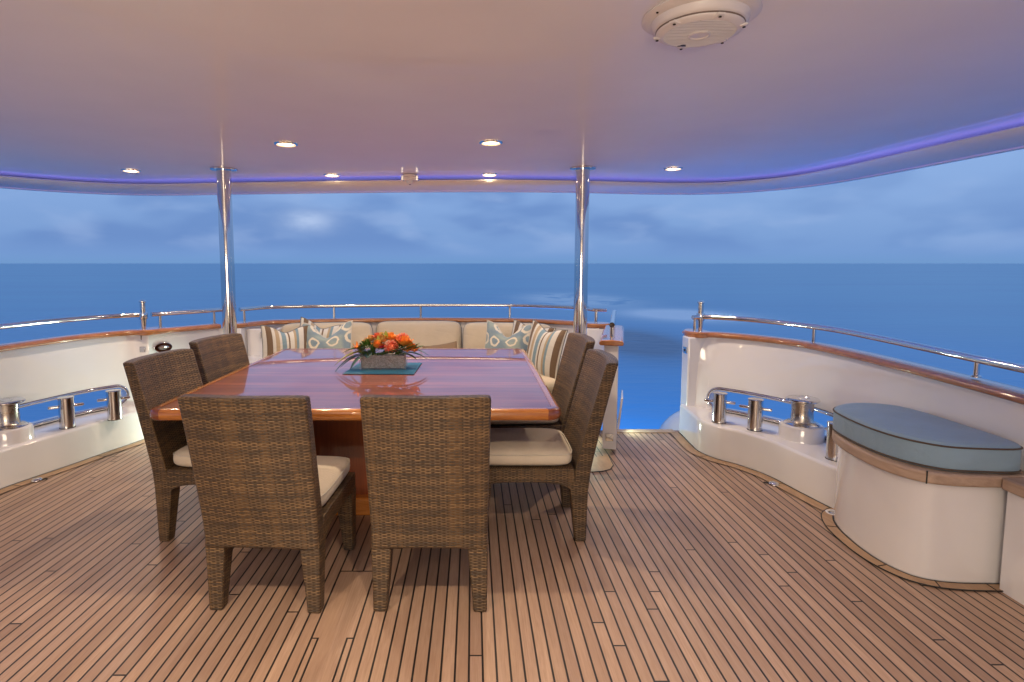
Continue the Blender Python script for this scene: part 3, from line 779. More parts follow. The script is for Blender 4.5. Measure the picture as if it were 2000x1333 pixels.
padeye(2.045, 3.75, 'small domed steel fitting in the teak beside the right plinth', radians(150))
padeye(-3.02, 3.82, 'small domed steel fitting in the teak beside the left plinth', radians(20))

# ------------------------------------------------------------------ canopy
ZC = 2.25
inner = [(-4.6, 3.0), (-4.55, 3.9), (-4.32, 4.65), (-4.045, 4.97), (-3.80, 5.21), (-3.389, 5.43), (-2.9, 5.45), (-2.402, 5.385), (-1.8, 5.32), (-1.328, 5.27), (-.475, 5.20), (.349, 5.19), (1.051, 5.26), (1.50, 5.34), (1.90, 5.385), (2.292, 5.36), (2.60, 5.15), (2.78, 4.85), (2.87, 4.4), (2.93, 3.8), (3.0, 3.19), (3.05, 2.4), (3.08, 1.0), (3.05, -1), (3.0, -2.5)]
inner = [(-4.75, -2.5), (-4.8, -1), (-4.8, 1.0), (-4.75, 2.2)] + inner
path = catmull([V(x*.955, y*.955, 0) if y > 2.5 else V(x*.97, y, 0) for x, y in inner], 6)
nP_ = normals2d(path); sgP = 1 if nP_[len(nP_)//2].y > 0 else -1
can = empty('canopy', 'white overhead deck canopy with glowing blue rim', 'canopy', (-.55, 5.2, ZC))
offC = V(-.55, 5.2, ZC)
def PC(o): o.location = -offC; return o
edge = [(p.x+q.x*.47*sgP, p.y+q.y*.47*sgP) for p, q in zip(path, nP_)]
bm = bmesh.new(); prism(bm, edge, ZC, ZC+.12); PC(finish('ceiling', bm, M_CEIL, can, smooth=False))
# lip: hangs below the ceiling, gap between lets the blue strip wash the ceiling
lip = [V(p.x, p.y, ZC) for p in path]
bm = bmesh.new(); sweep(bm, lip, [(.005, -.035), (.0, -.035), (-.004, -.040), (.0, -.047), (.06, -.074), (.14, -.095), (.20, -.101), (.20, -.092), (.12, -.085), (.03, -.056), (.006, -.045)], sgP); PC(finish('lip', bm, M_LIP, can, auto=60))
bm = bmesh.new(); sweep(bm, lip, [(.030, -.0535), (.034, -.0535), (.034, -.0365), (.030, -.0365)], sgP); PC(finish('led_strip', bm, M_LED, can))
bm = bmesh.new(); sweep(bm, lip, [(.2015, -.093), (.216, -.097), (.216, -.085), (.2015, -.08)], sgP); PC(finish('led_line', bm, M_LED2, can))
bm = bmesh.new(); sweep(bm, lip, [(.2175, -.109), (.24, -.112), (.49, -.05), (.49, .13), (.475, .13), (.475, -.004), (.2175, -.004)], sgP); PC(finish('fascia', bm, M_LIP, can, auto=60))

# downlights
def downlight(x, y, label, first=None, power=SPOT_W):
    if first: r = dup(first, (x, y, ZC), 0, label)
    else:
        r = empty('downlight', label, 'downlight', (x, y, ZC), 0, 'round recessed downlights in the canopy')
        bm = bmesh.new(); lathe(bm, [(.074, -.0005), (.072, -.006), (.050, -.010), (.047, -.006)], 36, cap0=False, cap1=False); finish('trim_ring', bm, M_STEEL, r)
        bm = bmesh.new(); lathe(bm, [(.057, -.0105), (.047, -.0075)], 36, cap0=False, cap1=False); finish('halo_ring', bm, M_HALO, r)
        bm = bmesh.new(); lathe(bm, [(.047, -.0045), (.03, -.0085), (.01, -.0095)], 28, cap0=False); finish('lens', bm, M_LENS, r)
    ld = bpy.data.lights.new('downlight lamp', 'SPOT'); ld.energy = power; ld.color = WARM; ld.spot_size = radians(135); ld.spot_blend = .75; ld.shadow_soft_size = .03
    lo = bpy.data.objects.new('lamp', ld); COL.objects.link(lo); lo.location = (0, 0, -.02); lo.parent = r
    return r
def lamp_dup_fix(): pass
d1 = downlight(-1.175, 3.655, 'lit downlight over the near left part of the table')
proto_children = [c for c in d1.children if c.type == 'MESH']
def dl(x, y, label, power=SPOT_W):
    r = d1.copy(); COL.objects.link(r); r.location = (x, y, ZC); r['label'] = label
    for ch in proto_children:
        c = ch.copy(); COL.objects.link(c); c.parent = r
    ld = bpy.data.lights.new('downlight lamp', 'SPOT'); ld.energy = power; ld.color = WARM; ld.spot_size = radians(135); ld.spot_blend = .75; ld.shadow_soft_size = .03
    lo = bpy.data.objects.new('lamp', ld); COL.objects.link(lo); lo.location = (0, 0, -.02); lo.parent = r
dl(.111, 3.615, 'lit downlight over the near right part of the table')
dl(-2.764, 4.683, 'lit downlight at the far left, left of the left pole')
dl(-1.20, 4.923, 'small lit downlight near the canopy lip just left of the middle fixture')
dl(.138, 4.895, 'small lit downlight near the canopy lip between middle fixture and right pole')
dl(1.583, 4.584, 'lit downlight right of the right pole')
for x, y, p_ in ((-2.3, .9, .45), (-1.1, .9, 1.5), (.1, .9, 1.5), (1.3, .9, .45), (-1.1, -.5, 1.0), (.1, -.5, 1.0)):
    dl(x, y, 'lit downlight in the canopy above and behind the camera', SPOT_W*p_)

# saloon bulkhead behind the camera with lit glass doors
bk = empty('saloon_bulkhead', 'white saloon bulkhead with lit glass doors behind the camera', 'bulkhead', (-.55, -2.6, 0))
bm = bmesh.new()
for (x0, x1, z0, z1) in ((-4.0, -2.0, 0, ZC-.002), (.9, 2.9, 0, ZC-.002), (-2.0, .9, 2.05, ZC-.002)): box(bm, x0+.55, x1+.55, -.1, 0, z0+.001, z1)
finish('wall', bm, M_WHITE, bk, smooth=False)
M_PANE = mat('lit saloon glass', (.05, .05, .05), .1, emit=(1.0, .74, .48), estr=1.1)
for k in range(3):
    x0 = -2.0+.55+k*.9667
    bm = bmesh.new()
    for (a_, b_, c_, d_) in ((x0, x0+.06, .02, 2.05), (x0+.9, x0+.96, .02, 2.05), (x0+.06, x0+.9, .02, .12), (x0+.06, x0+.9, 1.97, 2.05)): box(bm, a_, b_, -.06, -.01, c_, d_)
    dr = finish('door', bm, M_STEEL, bk, smooth=False)
    bm = bmesh.new(); box(bm, x0+.06, x0+.9, -.04, -.03, .12, 1.97); finish('pane', bm, M_PANE, dr, smooth=False)
ld = bpy.data.lights.new('saloon lamp', 'AREA'); ld.shape = 'RECTANGLE'; ld.energy = 80; ld.color = (1.0, .84, .64); ld.size = 2.0; ld.size_y = 1.2
lo = bpy.data.objects.new('saloon lamp', ld); COL.objects.link(lo); lo.location = (-.55, -2.5, 1.3); lo.rotation_euler = (radians(112), 0, 0)

# poles
def pole(x, y, label):
    r = empty('canopy_pole', label, 'pole', (x, y, 0), 0, 'polished steel canopy poles')
    bm = bmesh.new(); lathe(bm, [(.054, .012), (.054, ZC-.012)], 48); finish('tube', bm, M_STEEL, r)
    bm = bmesh.new(); lathe(bm, [(.102, ZC-.0005), (.102, ZC-.009), (.098, ZC-.013), (.056, ZC-.014)], 48, cap0=False, cap1=False); finish('ceiling_flange', bm, M_STEEL, r)
    bm = bmesh.new(); lathe(bm, [(.095, .001), (.095, .010), (.056, .013)], 48, cap0=False, cap1=False); finish('deck_flange', bm, M_STEEL, r)
pole(-1.98, 4.60, 'tall polished steel pole rising behind the left wicker chairs')
pole(.862, 4.55, 'tall polished steel pole rising behind the right wicker chairs')

# speaker
sp = empty('speaker', 'round white slatted speaker mounted on the canopy above the right side', 'speaker', (.688, 1.80, ZC))
M_SPK = m_gelcoat('speaker plastic', (.74, .71, .69), .4, .1)
bm = bmesh.new(); lathe(bm, [(.168, -.0005), (.170, -.006), (.160, -.013), (.143, -.016)], 64, cap0=False); finish('flange', bm, M_SPK, sp)
bm = bmesh.new(); lathe(bm, [(.142, -.014), (.141, -.018), (.136, -.034), (.128, -.040)], 64, cap0=False); finish('housing', bm, M_SPK, sp)
bm = bmesh.new(); lathe(bm, [(.1265, -.038), (.1265, -.046), (.124, -.049), (.107, -.056), (.1035, -.056), (.1035, -.050)], 64, cap0=False, cap1=False); finish('rim', bm, M_SPK, sp)
bm = bmesh.new(); lathe(bm, [(.1275, -.0395), (.1275, -.043), (.1268, -.0445)], 64, cap0=False, cap1=False); finish('shadow_gap', bm, mat('gap brown', (.16, .12, .10), .7), sp)
bm = bmesh.new(); lathe(bm, [(.103, -.0495), (.01, -.0495)], 48, cap0=False); finish('cone', bm, mat('speaker shade', (.12, .11, .11), .7), sp)
bm = bmesh.new()
for k in range(-9, 10):
    y = k*.0110; hw = sqrt(max(0, .1045**2-y*y))
    if hw > .01: tube(bm, [(-hw, y, -.0545), (0, y, -.0560), (hw, y, -.0545)], .0024, 6)
finish('grille', bm, M_SPK, sp)
bm = bmesh.new(); lathe(bm, [(.032, -.052), (.032, -.060), (.027, -.062), (.024, -.059), (.006, -.061)], 40, cap0=False); finish('tweeter', bm, M_SPK, sp)
for k in range(6):
    a = radians(35+60*k)
    bm = bmesh.new(); hexa(bm, [(.110, -.016, -.0465), (.135, -.011, -.0465), (.135, .011, -.0465), (.110, .016, -.0465)], [(.112, -.015, -.056), (.132, -.009, -.052), (.132, .009, -.052), (.112, .015, -.056)])
    bmesh.ops.transform(bm, matrix=Matrix.Rotation(a, 4, 'Z'), verts=bm.verts[:]); lug = finish('lug', bm, M_SPK, sp, bevel=.002)
    bm = bmesh.new(); lathe(bm, [(.0045, -.0545), (.0045, -.0565)], 12, (.123*cos(a), .123*sin(a))); finish('screw', bm, M_HOLE, lug)
for k in range(4):
    a = radians(20+90*k); bm = bmesh.new(); lathe(bm, [(.0035, -.011), (.0035, -.0165)], 10, (.155*cos(a), .155*sin(a))); finish('screw', bm, M_HOLE, sp)
# maker's mark: slanted J and L joined, on the near edge of the grille (seen from below)
bm = bmesh.new()
def logo(polys, ox, oy, s):
    for P_ in polys:
        A = [bm.verts.new((ox+x*s, oy-z*s, -.0592)) for x, z in P_]; B = [bm.verts.new((ox+x*s, oy-z*s, -.0572)) for x, z in P_]
        bm.faces.new(A); bm.faces.new(B[::-1])
        for i in range(len(P_)): bm.faces.new((A[i], A[(i+1) % len(P_)], B[(i+1) % len(P_)], B[i]))
logo([[(-1.0, 0), (-.85, .22), (-.45, .30), (.0, 1.0), (.42, 1.0), (-.1, .12), (-.3, 0)],
      [(.02, 0), (.5, 1.0), (.85, 1.0), (.62, .36), (1.1, .28), (1.1, 0)]], -.022, .0895, .0125)
bmesh.ops.transform(bm, matrix=Matrix.Identity(4), verts=bm.verts[:])
finish('logo', bm, mat('logo black', (.01, .01, .015), .4), sp, smooth=False)

# fixture on the lip centre
fx = empty('canopy_camera', 'small white bracket fixture at the middle of the canopy lip', 'fixture', (-.535, 4.90, ZC-.005))
bm = bmesh.new(); lathe(bm, [(.060, 0), (.058, -.012), (.052, -.02)], 32, cap0=False); box(bm, -.055, .055, -.03, .03, -.045, -.012); finish('housing', bm, M_LIP, fx, bevel=.006)
for s in (-1, 1):
    bm = bmesh.new(); box(bm, s*.062-.012, s*.062+.012, -.025, .025, -.05, -.005); finish('side_bracket', bm, M_STEEL, fx, bevel=.004)
bm = bmesh.new(); lathe(bm, [(.028, -.045), (.03, -.06), (.024, -.074), (.01, -.08)], 24, cap0=False); finish('eye', bm, M_LIP, fx)
bm = bmesh.new(); lathe(bm, [(.009, -.079), (.009, -.0815)], 16, (0, -.004)); finish('pupil', bm, M_HOLE, fx)

# ------------------------------------------------------------------ cushions
def cushion(bm, w, d, h, p=7, q=.5, chop=0, ears=0, nx=22, ny=22, dome=0, base_flat=.5):
    """soft pad in local xy, thickness in z; returns outline for piping"""
    def xy(u, v):
        x = w/2*u*(1-ears*(1-v*v)); y = d/2*v*(1-ears*(1-u*u))
        if p < 50 and not ears:   # rounded corners
            k = .045*(u*u*v*v)**3; x *= 1-k*2; y *= 1-k*2
        if chop: y -= chop*math.exp(-(u/.45)**2)*max(0, (v+.4)/1.4)**2*d/2
        return x, y
    l = bm.loops.layers.uv.verify(); G = [[], []]
    for s in (0, 1):
        for i in range(nx+1):
            row = []
            for j in range(ny+1):
                u = -cos(pi*i/nx); v = -cos(pi*j/ny)
                t = (max(0, 1-abs(u)**p)*max(0, 1-abs(v)**p))**q
                x, y = xy(u, v)
                z = (h/2)*t*(1 if s else -base_flat*2) + (dome*(1-u*u)*(1-v*v) if s else 0)
                edge = i in (0, nx) or j in (0, ny)
                if s and edge: row.append(G[0][i][j])
                else: row.append(bm.verts.new((x, y, 0 if edge else z)))
            G[s].append(row)
    for s in (0, 1):
        for i in range(nx):
            for j in range(ny):
                vs = [G[s][i][j], G[s][i+1][j], G[s][i+1][j+1], G[s][i][j+1]]
                f = bm.faces.new(vs)
                for lp, (a, b) in zip(f.loops, ((i, j), (i+1, j), (i+1, j+1), (i, j+1))):
                    lp[l].uv = ((-cos(pi*a/nx)+1)/2, (-cos(pi*b/ny)+1)/2)
    ol = [G[0][i][0].co.copy() for i in range(nx)] + [G[0][nx][j].co.copy() for j in range(ny)] + [G[0][i][ny].co.copy() for i in range(nx, 0, -1)] + [G[0][0][j].co.copy() for j in range(ny, 0, -1)]
    return ol

# ------------------------------------------------------------------ wicker chair (faces +y, rear foot at y=0)
def make_chair(label):
    r = empty('wicker_chair', label, 'chair', (0, 0, 0), 0, 'wicker dining chairs round the table')
    H = .984
    # backrest
    bm = bmesh.new()
    def yr(z): return catY(z)
    prof = [(.285, -.005, .088), (.40, -.015, .085), (.55, -.045, .078), (.70, -.079, .072), (.85, -.114, .067), (H, -.148, .064)]
    def interp(z):
        for (a, ya, ta), (b, yb, tb) in zip(prof, prof[1:]):
            if z <= b: f = (z-a)/(b-a); return ya+(yb-ya)*f, ta+(tb-ta)*f
        return prof[-1][1:]
    NX, NZ = 16, 22; F = []; Bk = []
    for iz in range(NZ+1):
        z = .285+(H-.285)*iz/NZ; y0, th = interp(z); rf, rb = [], []
        hw = .247+.012*(z-.285)/.7
        for ix in range(NX+1):
            u = -1+2*ix/NX; c = .038*(1-u*u)*min(1, (z-.2)/.35)
            zz = z + (0.010*(1-abs(u)**2) if iz == 0 else 0) - (.006*(abs(u)**6) if iz == NZ else 0)
            rb.append(bm.verts.new((u*hw, y0-c, zz))); rf.append(bm.verts.new((u*(hw-.001), y0-c+th, zz)))
        Bk.append(rb); F.append(rf)
    for A in (F, Bk):
        for i in range(NZ):
            for j in range(NX): bm.faces.new((A[i][j], A[i][j+1], A[i+1][j+1], A[i+1][j]))
    for j in range(NX):
        for i in (0, NZ): bm.faces.new((F[i][j], F[i][j+1], Bk[i][j+1], Bk[i][j]))
    for i in range(NZ):
        for j in (0, NX): bm.faces.new((F[i][j], F[i+1][j], Bk[i+1][j], Bk[i][j]))
    finish('backrest', bm, M_WICKER, r, uv='box', bevel=.012, segs=3, auto=60)
    # seat frame with arched underside
    bm = bmesh.new()
    y0, y1 = .07, .605; n_ = 14; hw = .2475
    top = [(y0, .405), (y1, .405)]
    bot = [(y0+(y1-y0)*k/n_, .275+.055*(1-(2*k/n_-1)**4)) for k in range(n_+1)]
    pr = [(y, z) for y, z in bot] + [(y1, .405), (y0, .405)]
    A = [bm.verts.new((-hw, y, z)) for y, z in pr]; B = [bm.verts.new((hw, y, z)) for y, z in pr]
    for i in range(len(pr)): bm.faces.new((A[i], A[(i+1) % len(pr)], B[(i+1) % len(pr)], B[i]))
    for X in (A, B):
        for k in range(n_):
            a_, b_ = X[k], X[k+1]
            t0 = bm.verts.new((X[k].co.x, X[k].co.y, .405)) if False else None
        bm.faces.new(X)
    finish('seat_frame', bm, M_WICKER, r, uv='box', bevel=.006, auto=45)
    for s in (-1, 1):
        bm = bmesh.new(); o_ = s*.2495
        hexa(bm, [(o_-s*.062, .004, 0), (o_-s*.004, .004, 0), (o_-s*.004, .062, 0), (o_-s*.062, .062, 0)][::s],
                 [(o_-s*.090, -.004, .335), (o_, -.004, .335), (o_, .098, .335), (o_-s*.090, .098, .335)][::s])
        finish('leg', bm, M_WICKER, r, uv='box', bevel=.008)
        bm = bmesh.new()
        hexa(bm, [(o_-s*.058, .548, 0), (o_-s*.004, .548, 0), (o_-s*.004, .602, 0), (o_-s*.058, .602, 0)][::s],
                 [(o_-s*.092, .515, .33), (o_+s*.0005, .515, .33), (o_+s*.0005, .608, .33), (o_-s*.092, .608, .33)][::s])
        finish('leg', bm, M_WICKER, r, uv='box', bevel=.008)
    bm = bmesh.new(); ol = cushion(bm, .475, .55, .095, p=9, q=.42, dome=.012)
    bmesh.ops.translate(bm, verts=bm.verts[:], vec=(0, .345, .452)); cu = finish('seat_cushion', bm, M_CREAM, r, auto=80)
    bm = bmesh.new(); tube(bm, [(p.x*.995, p.y*.995+.345, .478) for p in ol[::3]], .003, 6, closed=True); finish('piping', bm, M_WPIPE, cu)
    return r
ch = make_chair('front wicker chair on the left, its back to us and cream seat edge showing')
ch.location = (-.900, 2.325, 0); ch.rotation_euler = (0, 0, radians(-3))
dup(ch, (-.186, 2.325, 0), radians(-.5), 'front wicker chair seen square from behind at the middle of the picture')
dup(ch, (.615, 3.20, 0), radians(90), 'nearer of the two wicker chairs on the right side of the table')
dup(ch, (.655, 4.02, 0), radians(94), 'farther of the two wicker chairs on the right side of the table')
dup(ch, (-1.672, 3.20, 0), radians(-98), 'nearer of the two wicker chairs on the left side of the table')
dup(ch, (-1.70, 3.97, 0), radians(-101), 'farther wicker chair on the left, in front of the steel pole')

# ------------------------------------------------------------------ dining table
TX, TY = -.612, 3.925
tb = empty('dining_table', 'large square mahogany dining table with glossy lacquered top', 'table', (TX, TY, 0))
HX, HY, ZT = 1.075, 1.075, .75
def rr_(hx, hy, r, seg=8): return round_rect(-hx, hx, -hy, hy, r, seg)
bm = bmesh.new()
A = rr_(HX-.052, HY-.052, .035)
vs = [bm.verts.new((x, y, ZT)) for x, y in A]; vb = [bm.verts.new((x, y, ZT-.03)) for x, y in A]
bm.faces.new(vs); bm.faces.new(vb[::-1])
for i in range(len(A)): bm.faces.new((vs[i], vb[i], vb[(i+1) % len(A)], vs[(i+1) % len(A)]))
finish('tabletop', bm, M_TOP, tb, smooth=False)
# bullnose edging ring with separate mitred corner blocks
def ringstack(levels, seg=8):
    bm = bmesh.new(); prev = None
    for off, z, r in levels:
        R = [bm.verts.new((x, y, z)) for x, y in rr_(HX-off, HY-off, r, seg)]
        if prev:
            for i in range(len(R)): bm.faces.new((prev[i], prev[(i+1) % len(R)], R[(i+1) % len(R)], R[i]))
        prev = R
    return bm
lv = [(.0518, ZT+.0015, .035), (.030, ZT+.0035, .05), (.012, ZT-.001, .065), (.003, ZT-.012, .075), (.0, ZT-.027, .08), (.003, ZT-.042, .075), (.014, ZT-.054, .065), (.03, ZT-.060, .05), (.12, ZT-.060, .03)]
finish('edging', ringstack(lv), M_MAHO, tb, auto=70)
M_CORN = m_wood('dark corner block', (.16, .035, .010), (.26, .07, .02), (30, 4, 40), .25, 1.0, coat_rough=.02)
for sx in (-1, 1):
    for sy in (-1, 1):
        bm = ringstack([(o-.0012, z+(.0008 if z > ZT-.027 else -.0006), r) for o, z, r in lv], 8)
        dele = [v for v in bm.verts if v.co.x*sx < HX-.155 or v.co.y*sy < HY-.155]
        # keep corner wedge only
        dele = [v for v in bm.verts if not (v.co.x*sx > HX-.12-.001 and v.co.y*sy > HY-.12-.001)]
        bmesh.ops.delete(bm, geom=dele, context='VERTS')
        finish('corner_block', bm, M_CORN, tb, auto=70)
bm = bmesh.new(); box(bm, -.37, .37, -.60, .60, .10, ZT-.058); finish('pedestal', bm, M_PED, tb, bevel=.01)
bm = bmesh.new(); box(bm, -.42, .42, -.66, .66, .001, .11); finish('base', bm, M_MAHO, tb, bevel=.012)

# placemat
M_MAT = mat('teal woven mat', (.02, .22, .27), .55); nn_, bb_ = nb(M_MAT)
cc_ = nn_.new('ShaderNodeTexChecker'); nn_.link(nn_.new('ShaderNodeTexCoord').outputs['Object'], cc_.inputs[0]); cc_.inputs['Scale'].default_value = 90
nn_.link(nn_.mix(cc_.outputs[1], (.006, .075, .15, 1), (.014, .12, .22, 1)), bb_.inputs['Base Color'])
bm = bmesh.new()
pc = [(-.384, 4.235), (-.40, 3.79), (-.885, 3.80), (-.855, 4.235)]
cx_, cy_ = -.63, 4.01
prism(bm, [(x-cx_, y-cy_) for x, y in pc], 0, .003)
o = finish('placemat', bm, M_MAT, smooth=False); o.location = (cx_, cy_, .7525); tag(o, 'teal woven placemat under the flower vase on the table', 'placemat')

# ------------------------------------------------------------------ flower arrangement
fa = empty('flower_arrangement', 'orange, red and green flowers in a low rectangular bark-textured vase', 'flowers', (-.637, 4.02, .756))
M_BARK = mat('birch bark liner', (.3, .26, .2), .85); nn_, bb_ = nb(M_BARK)
v_ = nn_.new('ShaderNodeTexCoord').outputs['Object']
f_ = nn_.noise(nn_.mapping(v_, (60, 60, 90)), 1, 6, .7, 1.5)
nn_.link(nn_.ramp(f_, [(.3, (.12, .085, .05)), (.45, (.34, .28, .2)), (.60, (.62, .57, .47)), (.75, (.28, .26, .19))]), bb_.inputs['Base Color'])
nn_.link(nn_.bump(f_, .8, .006), bb_.inputs['Normal'])
M_GLASS = mat('vase glass', (.8, .85, .9), .02); M_GLASS.node_tree.nodes['Principled BSDF'].inputs['Alpha'].default_value = .13
bm = bmesh.new(); box(bm, -.153, .153, -.060, .060, .008, .098); finish('vase_liner', bm, M_BARK, fa, bevel=.003)
bm = bmesh.new()
for (x0, x1, y0, y1) in ((-.162, .162, -.070, -.065), (-.162, .162, .065, .070), (-.162, -.157, -.0648, .0648), (.157, .162, -.0648, .0648)): box(bm, x0, x1, y0, y1, .0, .103)
finish('vase', bm, M_GLASS, fa, smooth=False)
def m_petal(name, c1, c2):
    m = mat(name, c1, .55); n, b = nb(m); v = n.new('ShaderNodeTexCoord').outputs['Object']
    n.link(n.mix(n.maprange(n.noise(v, 30, 3), .35, .65), (*c1, 1), (*c2, 1)), b.inputs['Base Color'])
    b.inputs['Subsurface Weight'].default_value = .0
    return m
P_OR = m_petal('orange petal', (.80, .22, .03), (.90, .42, .08)); P_RD = m_petal('coral red petal', (.60, .07, .04), (.75, .20, .09))
P_PK = m_petal('magenta petal', (.45, .02, .10), (.70, .10, .10)); P_YG = m_petal('lime petal', (.35, .42, .08), (.55, .50, .16)); P_PE = m_petal('peach petal', (.75, .38, .13), (.70, .48, .2))
P_GR = m_petal('moss green', (.045, .12, .015), (.10, .20, .03)); P_LF = m_petal('leaf green', (.03, .10, .02), (.09, .17, .035)); P_LB = m_petal('blue green leaf', (.05, .12, .13), (.10, .18, .16)); P_LY = m_petal('yellow leaf', (.45, .40, .10), (.20, .22, .06))
rnd = random.Random(3)
def petal(bm, c, d, L, wd, curl):
    d = Vector(d).normalized(); up = Vector((0, 0, 1)); s = d.cross(up); s = s.normalized() if s.length > .1 else Vector((1, 0, 0)); nrm = s.cross(d)
    rows = []
    for k in range(5):
        t = k/4; w = wd*sin(pi*(.12+.80*t))**.8; p = Vector(c)+d*L*t+nrm*curl*L*t*t
        rows.append([bm.verts.new(p-s*w+nrm*w*.35), bm.verts.new(p), bm.verts.new(p+s*w+nrm*w*.35)])
    for a, b in zip(rows, rows[1:]):
        bm.faces.new((a[0], a[1], b[1], b[0])); bm.faces.new((a[1], a[2], b[2], b[1]))
def bloom(kind, pos, r, mt):
    bm = bmesh.new(); pos = Vector(pos)
    if kind == 'rose':
        for layer, (nP, tilt, ln) in enumerate(((7, .15, 1.0), (6, .6, .85), (5, 1.1, .65), (4, 1.9, .5))):
            for k in range(nP):
                a = 2*pi*k/nP+layer*.5+rnd.random()*.4
                petal(bm, pos, (cos(a), sin(a), tilt), r*ln, r*.36, .5+.25*layer)
    elif kind == 'pin':
        bmesh.ops.create_icosphere(bm, subdivisions=2, radius=r*.62, matrix=Matrix.Translation(pos))
        for k in range(90):
            z = 1-2*(k+.5)/90*.82; a = k*2.39996; q = sqrt(max(0, 1-z*z)); dd = Vector((q*cos(a), q*sin(a), z))
            tube(bm, [pos+dd*r*.5, pos+dd*r*.85+V(0, 0, .002), pos+dd*r*1.05+V(0, 0, .004)], r*.045, 4)
    elif kind == 'moss':
        for k in range(260):
            z = 1-2*rnd.random()*.9; a = rnd.random()*6.28; q = sqrt(max(0, 1-z*z)); dd = Vector((q*cos(a), q*sin(a), z))
            petal(bm, pos+dd*r*.55, dd, r*.5, r*.09, .1)
    else:   # orchid
        for k in range(5):
            a = 2*pi*k/5+rnd.random()*.3; petal(bm, pos, (cos(a), sin(a)*.6-.4, .35+sin(a)*.5), r, r*.34, .35)
        bmesh.ops.create_icosphere(bm, subdivisions=1, radius=r*.2, matrix=Matrix.Translation(pos+V(0, -.004, .004)))
    finish('flower', bm, mt, fa, auto=180)
for k, p, r, m_ in (('moss', (-.115, -.03, .145), .055, P_GR), ('moss', (-.03, -.01, .13), .05, P_GR), ('rose', (-.035, -.055, .150), .050, P_OR), ('rose', (-.012, -.058, .148), .030, P_PK), ('pin', (.062, -.055, .152), .044, P_RD),
                    ('rose', (.05, .0, .195), .050, P_OR), ('pin', (.135, .0, .195), .045, P_RD), ('rose', (.155, -.045, .165), .060, P_OR), ('orchid', (.20, -.03, .135), .055, P_OR), ('orchid', (.175, -.055, .130), .05, P_OR),
                    ('orchid', (-.185, -.02, .145), .040, P_OR), ('orchid', (-.165, -.03, .120), .04, P_PE), ('rose', (-.095, .01, .190), .038, P_PE), ('rose', (-.05, .02, .200), .042, P_RD), ('rose', (-.02, .02, .205), .040, P_PE), ('orchid', (.02, .0, .210), .045, P_YG), ('orchid', (-.03, -.035, .188), .040, P_YG), ('rose', (.0, -.02, .185), .036, P_PE),
                    ('rose', (-.12, -.02, .180), .030, P_PE), ('moss', (.10, -.01, .14), .045, P_GR), ('rose', (.09, .02, .18), .038, P_OR), ('orchid', (.22, .0, .12), .045, P_OR)):
    bloom(k, p, r*1.18, m_)
def leaf(c, d, L, w, mt, curl=-.5):
    bm = bmesh.new(); d = Vector(d).normalized(); s = d.cross(V(0, 0, 1)).normalized(); nr = s.cross(d); rows = []
    for k in range(9):
        t = k/8; ww = w*sin(pi*min(1, .04+.96*t))**.7; p = Vector(c)+d*L*t+nr*curl*L*t*t
        rows.append([bm.verts.new(p-s*ww+nr*ww*.3), bm.verts.new(p), bm.verts.new(p+s*ww+nr*ww*.3)])
    for a, b in zip(rows, rows[1:]):
        bm.faces.new((a[0], a[1], b[1], b[0])); bm.faces.new((a[1], a[2], b[2], b[1]))
    o = finish('leaf', bm, mt, fa, auto=180); sm = o.modifiers.new('thick', 'SOLIDIFY'); sm.thickness = .001
for c, d, L, w, m_, cu in (((-.13, -.04, .12), (-1, -.2, .1), .20, .018, P_LY, -.55), ((-.14, -.03, .10), (-1, -.35, -.1), .17, .012, P_LB, -.4), ((-.13, 0, .13), (-1, .1, .35), .15, .022, P_LF, -.5),
                           ((-.12, -.05, .10), (-.8, -.6, -.1), .13, .015, P_LB, -.6), ((-.14, -.05, .11), (-1, -.3, .0), .22, .010, P_LB, -.7), ((-.10, -.062, .105), (1, -.12, .03), .33, .016, P_LF, .25), ((.0, -.062, .112), (1, -.05, .0), .27, .020, P_LF, .3),
                           ((.13, -.04, .12), (1, -.1, .2), .17, .018, P_LF, .1), ((.14, 0, .11), (1, .2, .05), .17, .014, P_LB, -.35), ((.13, .03, .13), (1, .2, .2), .18, .012, P_LB, -.5), ((.12, -.03, .11), (1, -.3, .0), .13, .012, P_LF, -.3),
                           ((-.09, -.055, .13), (-.2, -.5, -.6), .06, .02, P_LB, 0), ((-.07, -.05, .10), (.05, -.3, 1), .10, .010, P_LF, -.2)):
    leaf(c, d, L, w*1.7, m_, cu)

# ------------------------------------------------------------------ stern sofa
so = empty('sofa', 'long built-in curved stern sofa with beige cushions and white base', 'sofa', (-.58, 5.4, 0)); offS = V(-.58, 5.4, 0)
def PS(o): o.location = V(*o.location)-offS; return o
def inset(path, d): return [V(p.x-q.x*d*sgA, p.y-q.y*d*sgA, 0) for p, q in zip(path, normals2d(path))]
inn = [p for p in inset(aft, .004)]
bm = bmesh.new()
poly = [(p.x, p.y) for p in inn if -2.05 < p.x < .86]
poly = [(poly[0][0], 5.02)] + poly + [(poly[-1][0], 5.02)]
prism(bm, poly, .001, .36); PS(finish('base', bm, M_WHITE, so, bevel=.015, segs=3))
for x0, x1, lab in ((.80, 1.115, 0), (-2.275, -1.98, 1)):
    bm = bmesh.new()
    hexa(bm, [(x0, 4.93 if lab == 0 else 5.12, .002), (x1, 4.93 if lab == 0 else 5.12, .002), (x1, 5.70, .002), (x0, 5.78, .002)], [(x0, 4.93 if lab == 0 else 5.12, .575), (x1, 4.93 if lab == 0 else 5.12, .575), (x1, 5.70, .575), (x0, 5.78, .575)])
    PS(finish('arm', bm, M_WHITE, so, bevel=.02, segs=3))
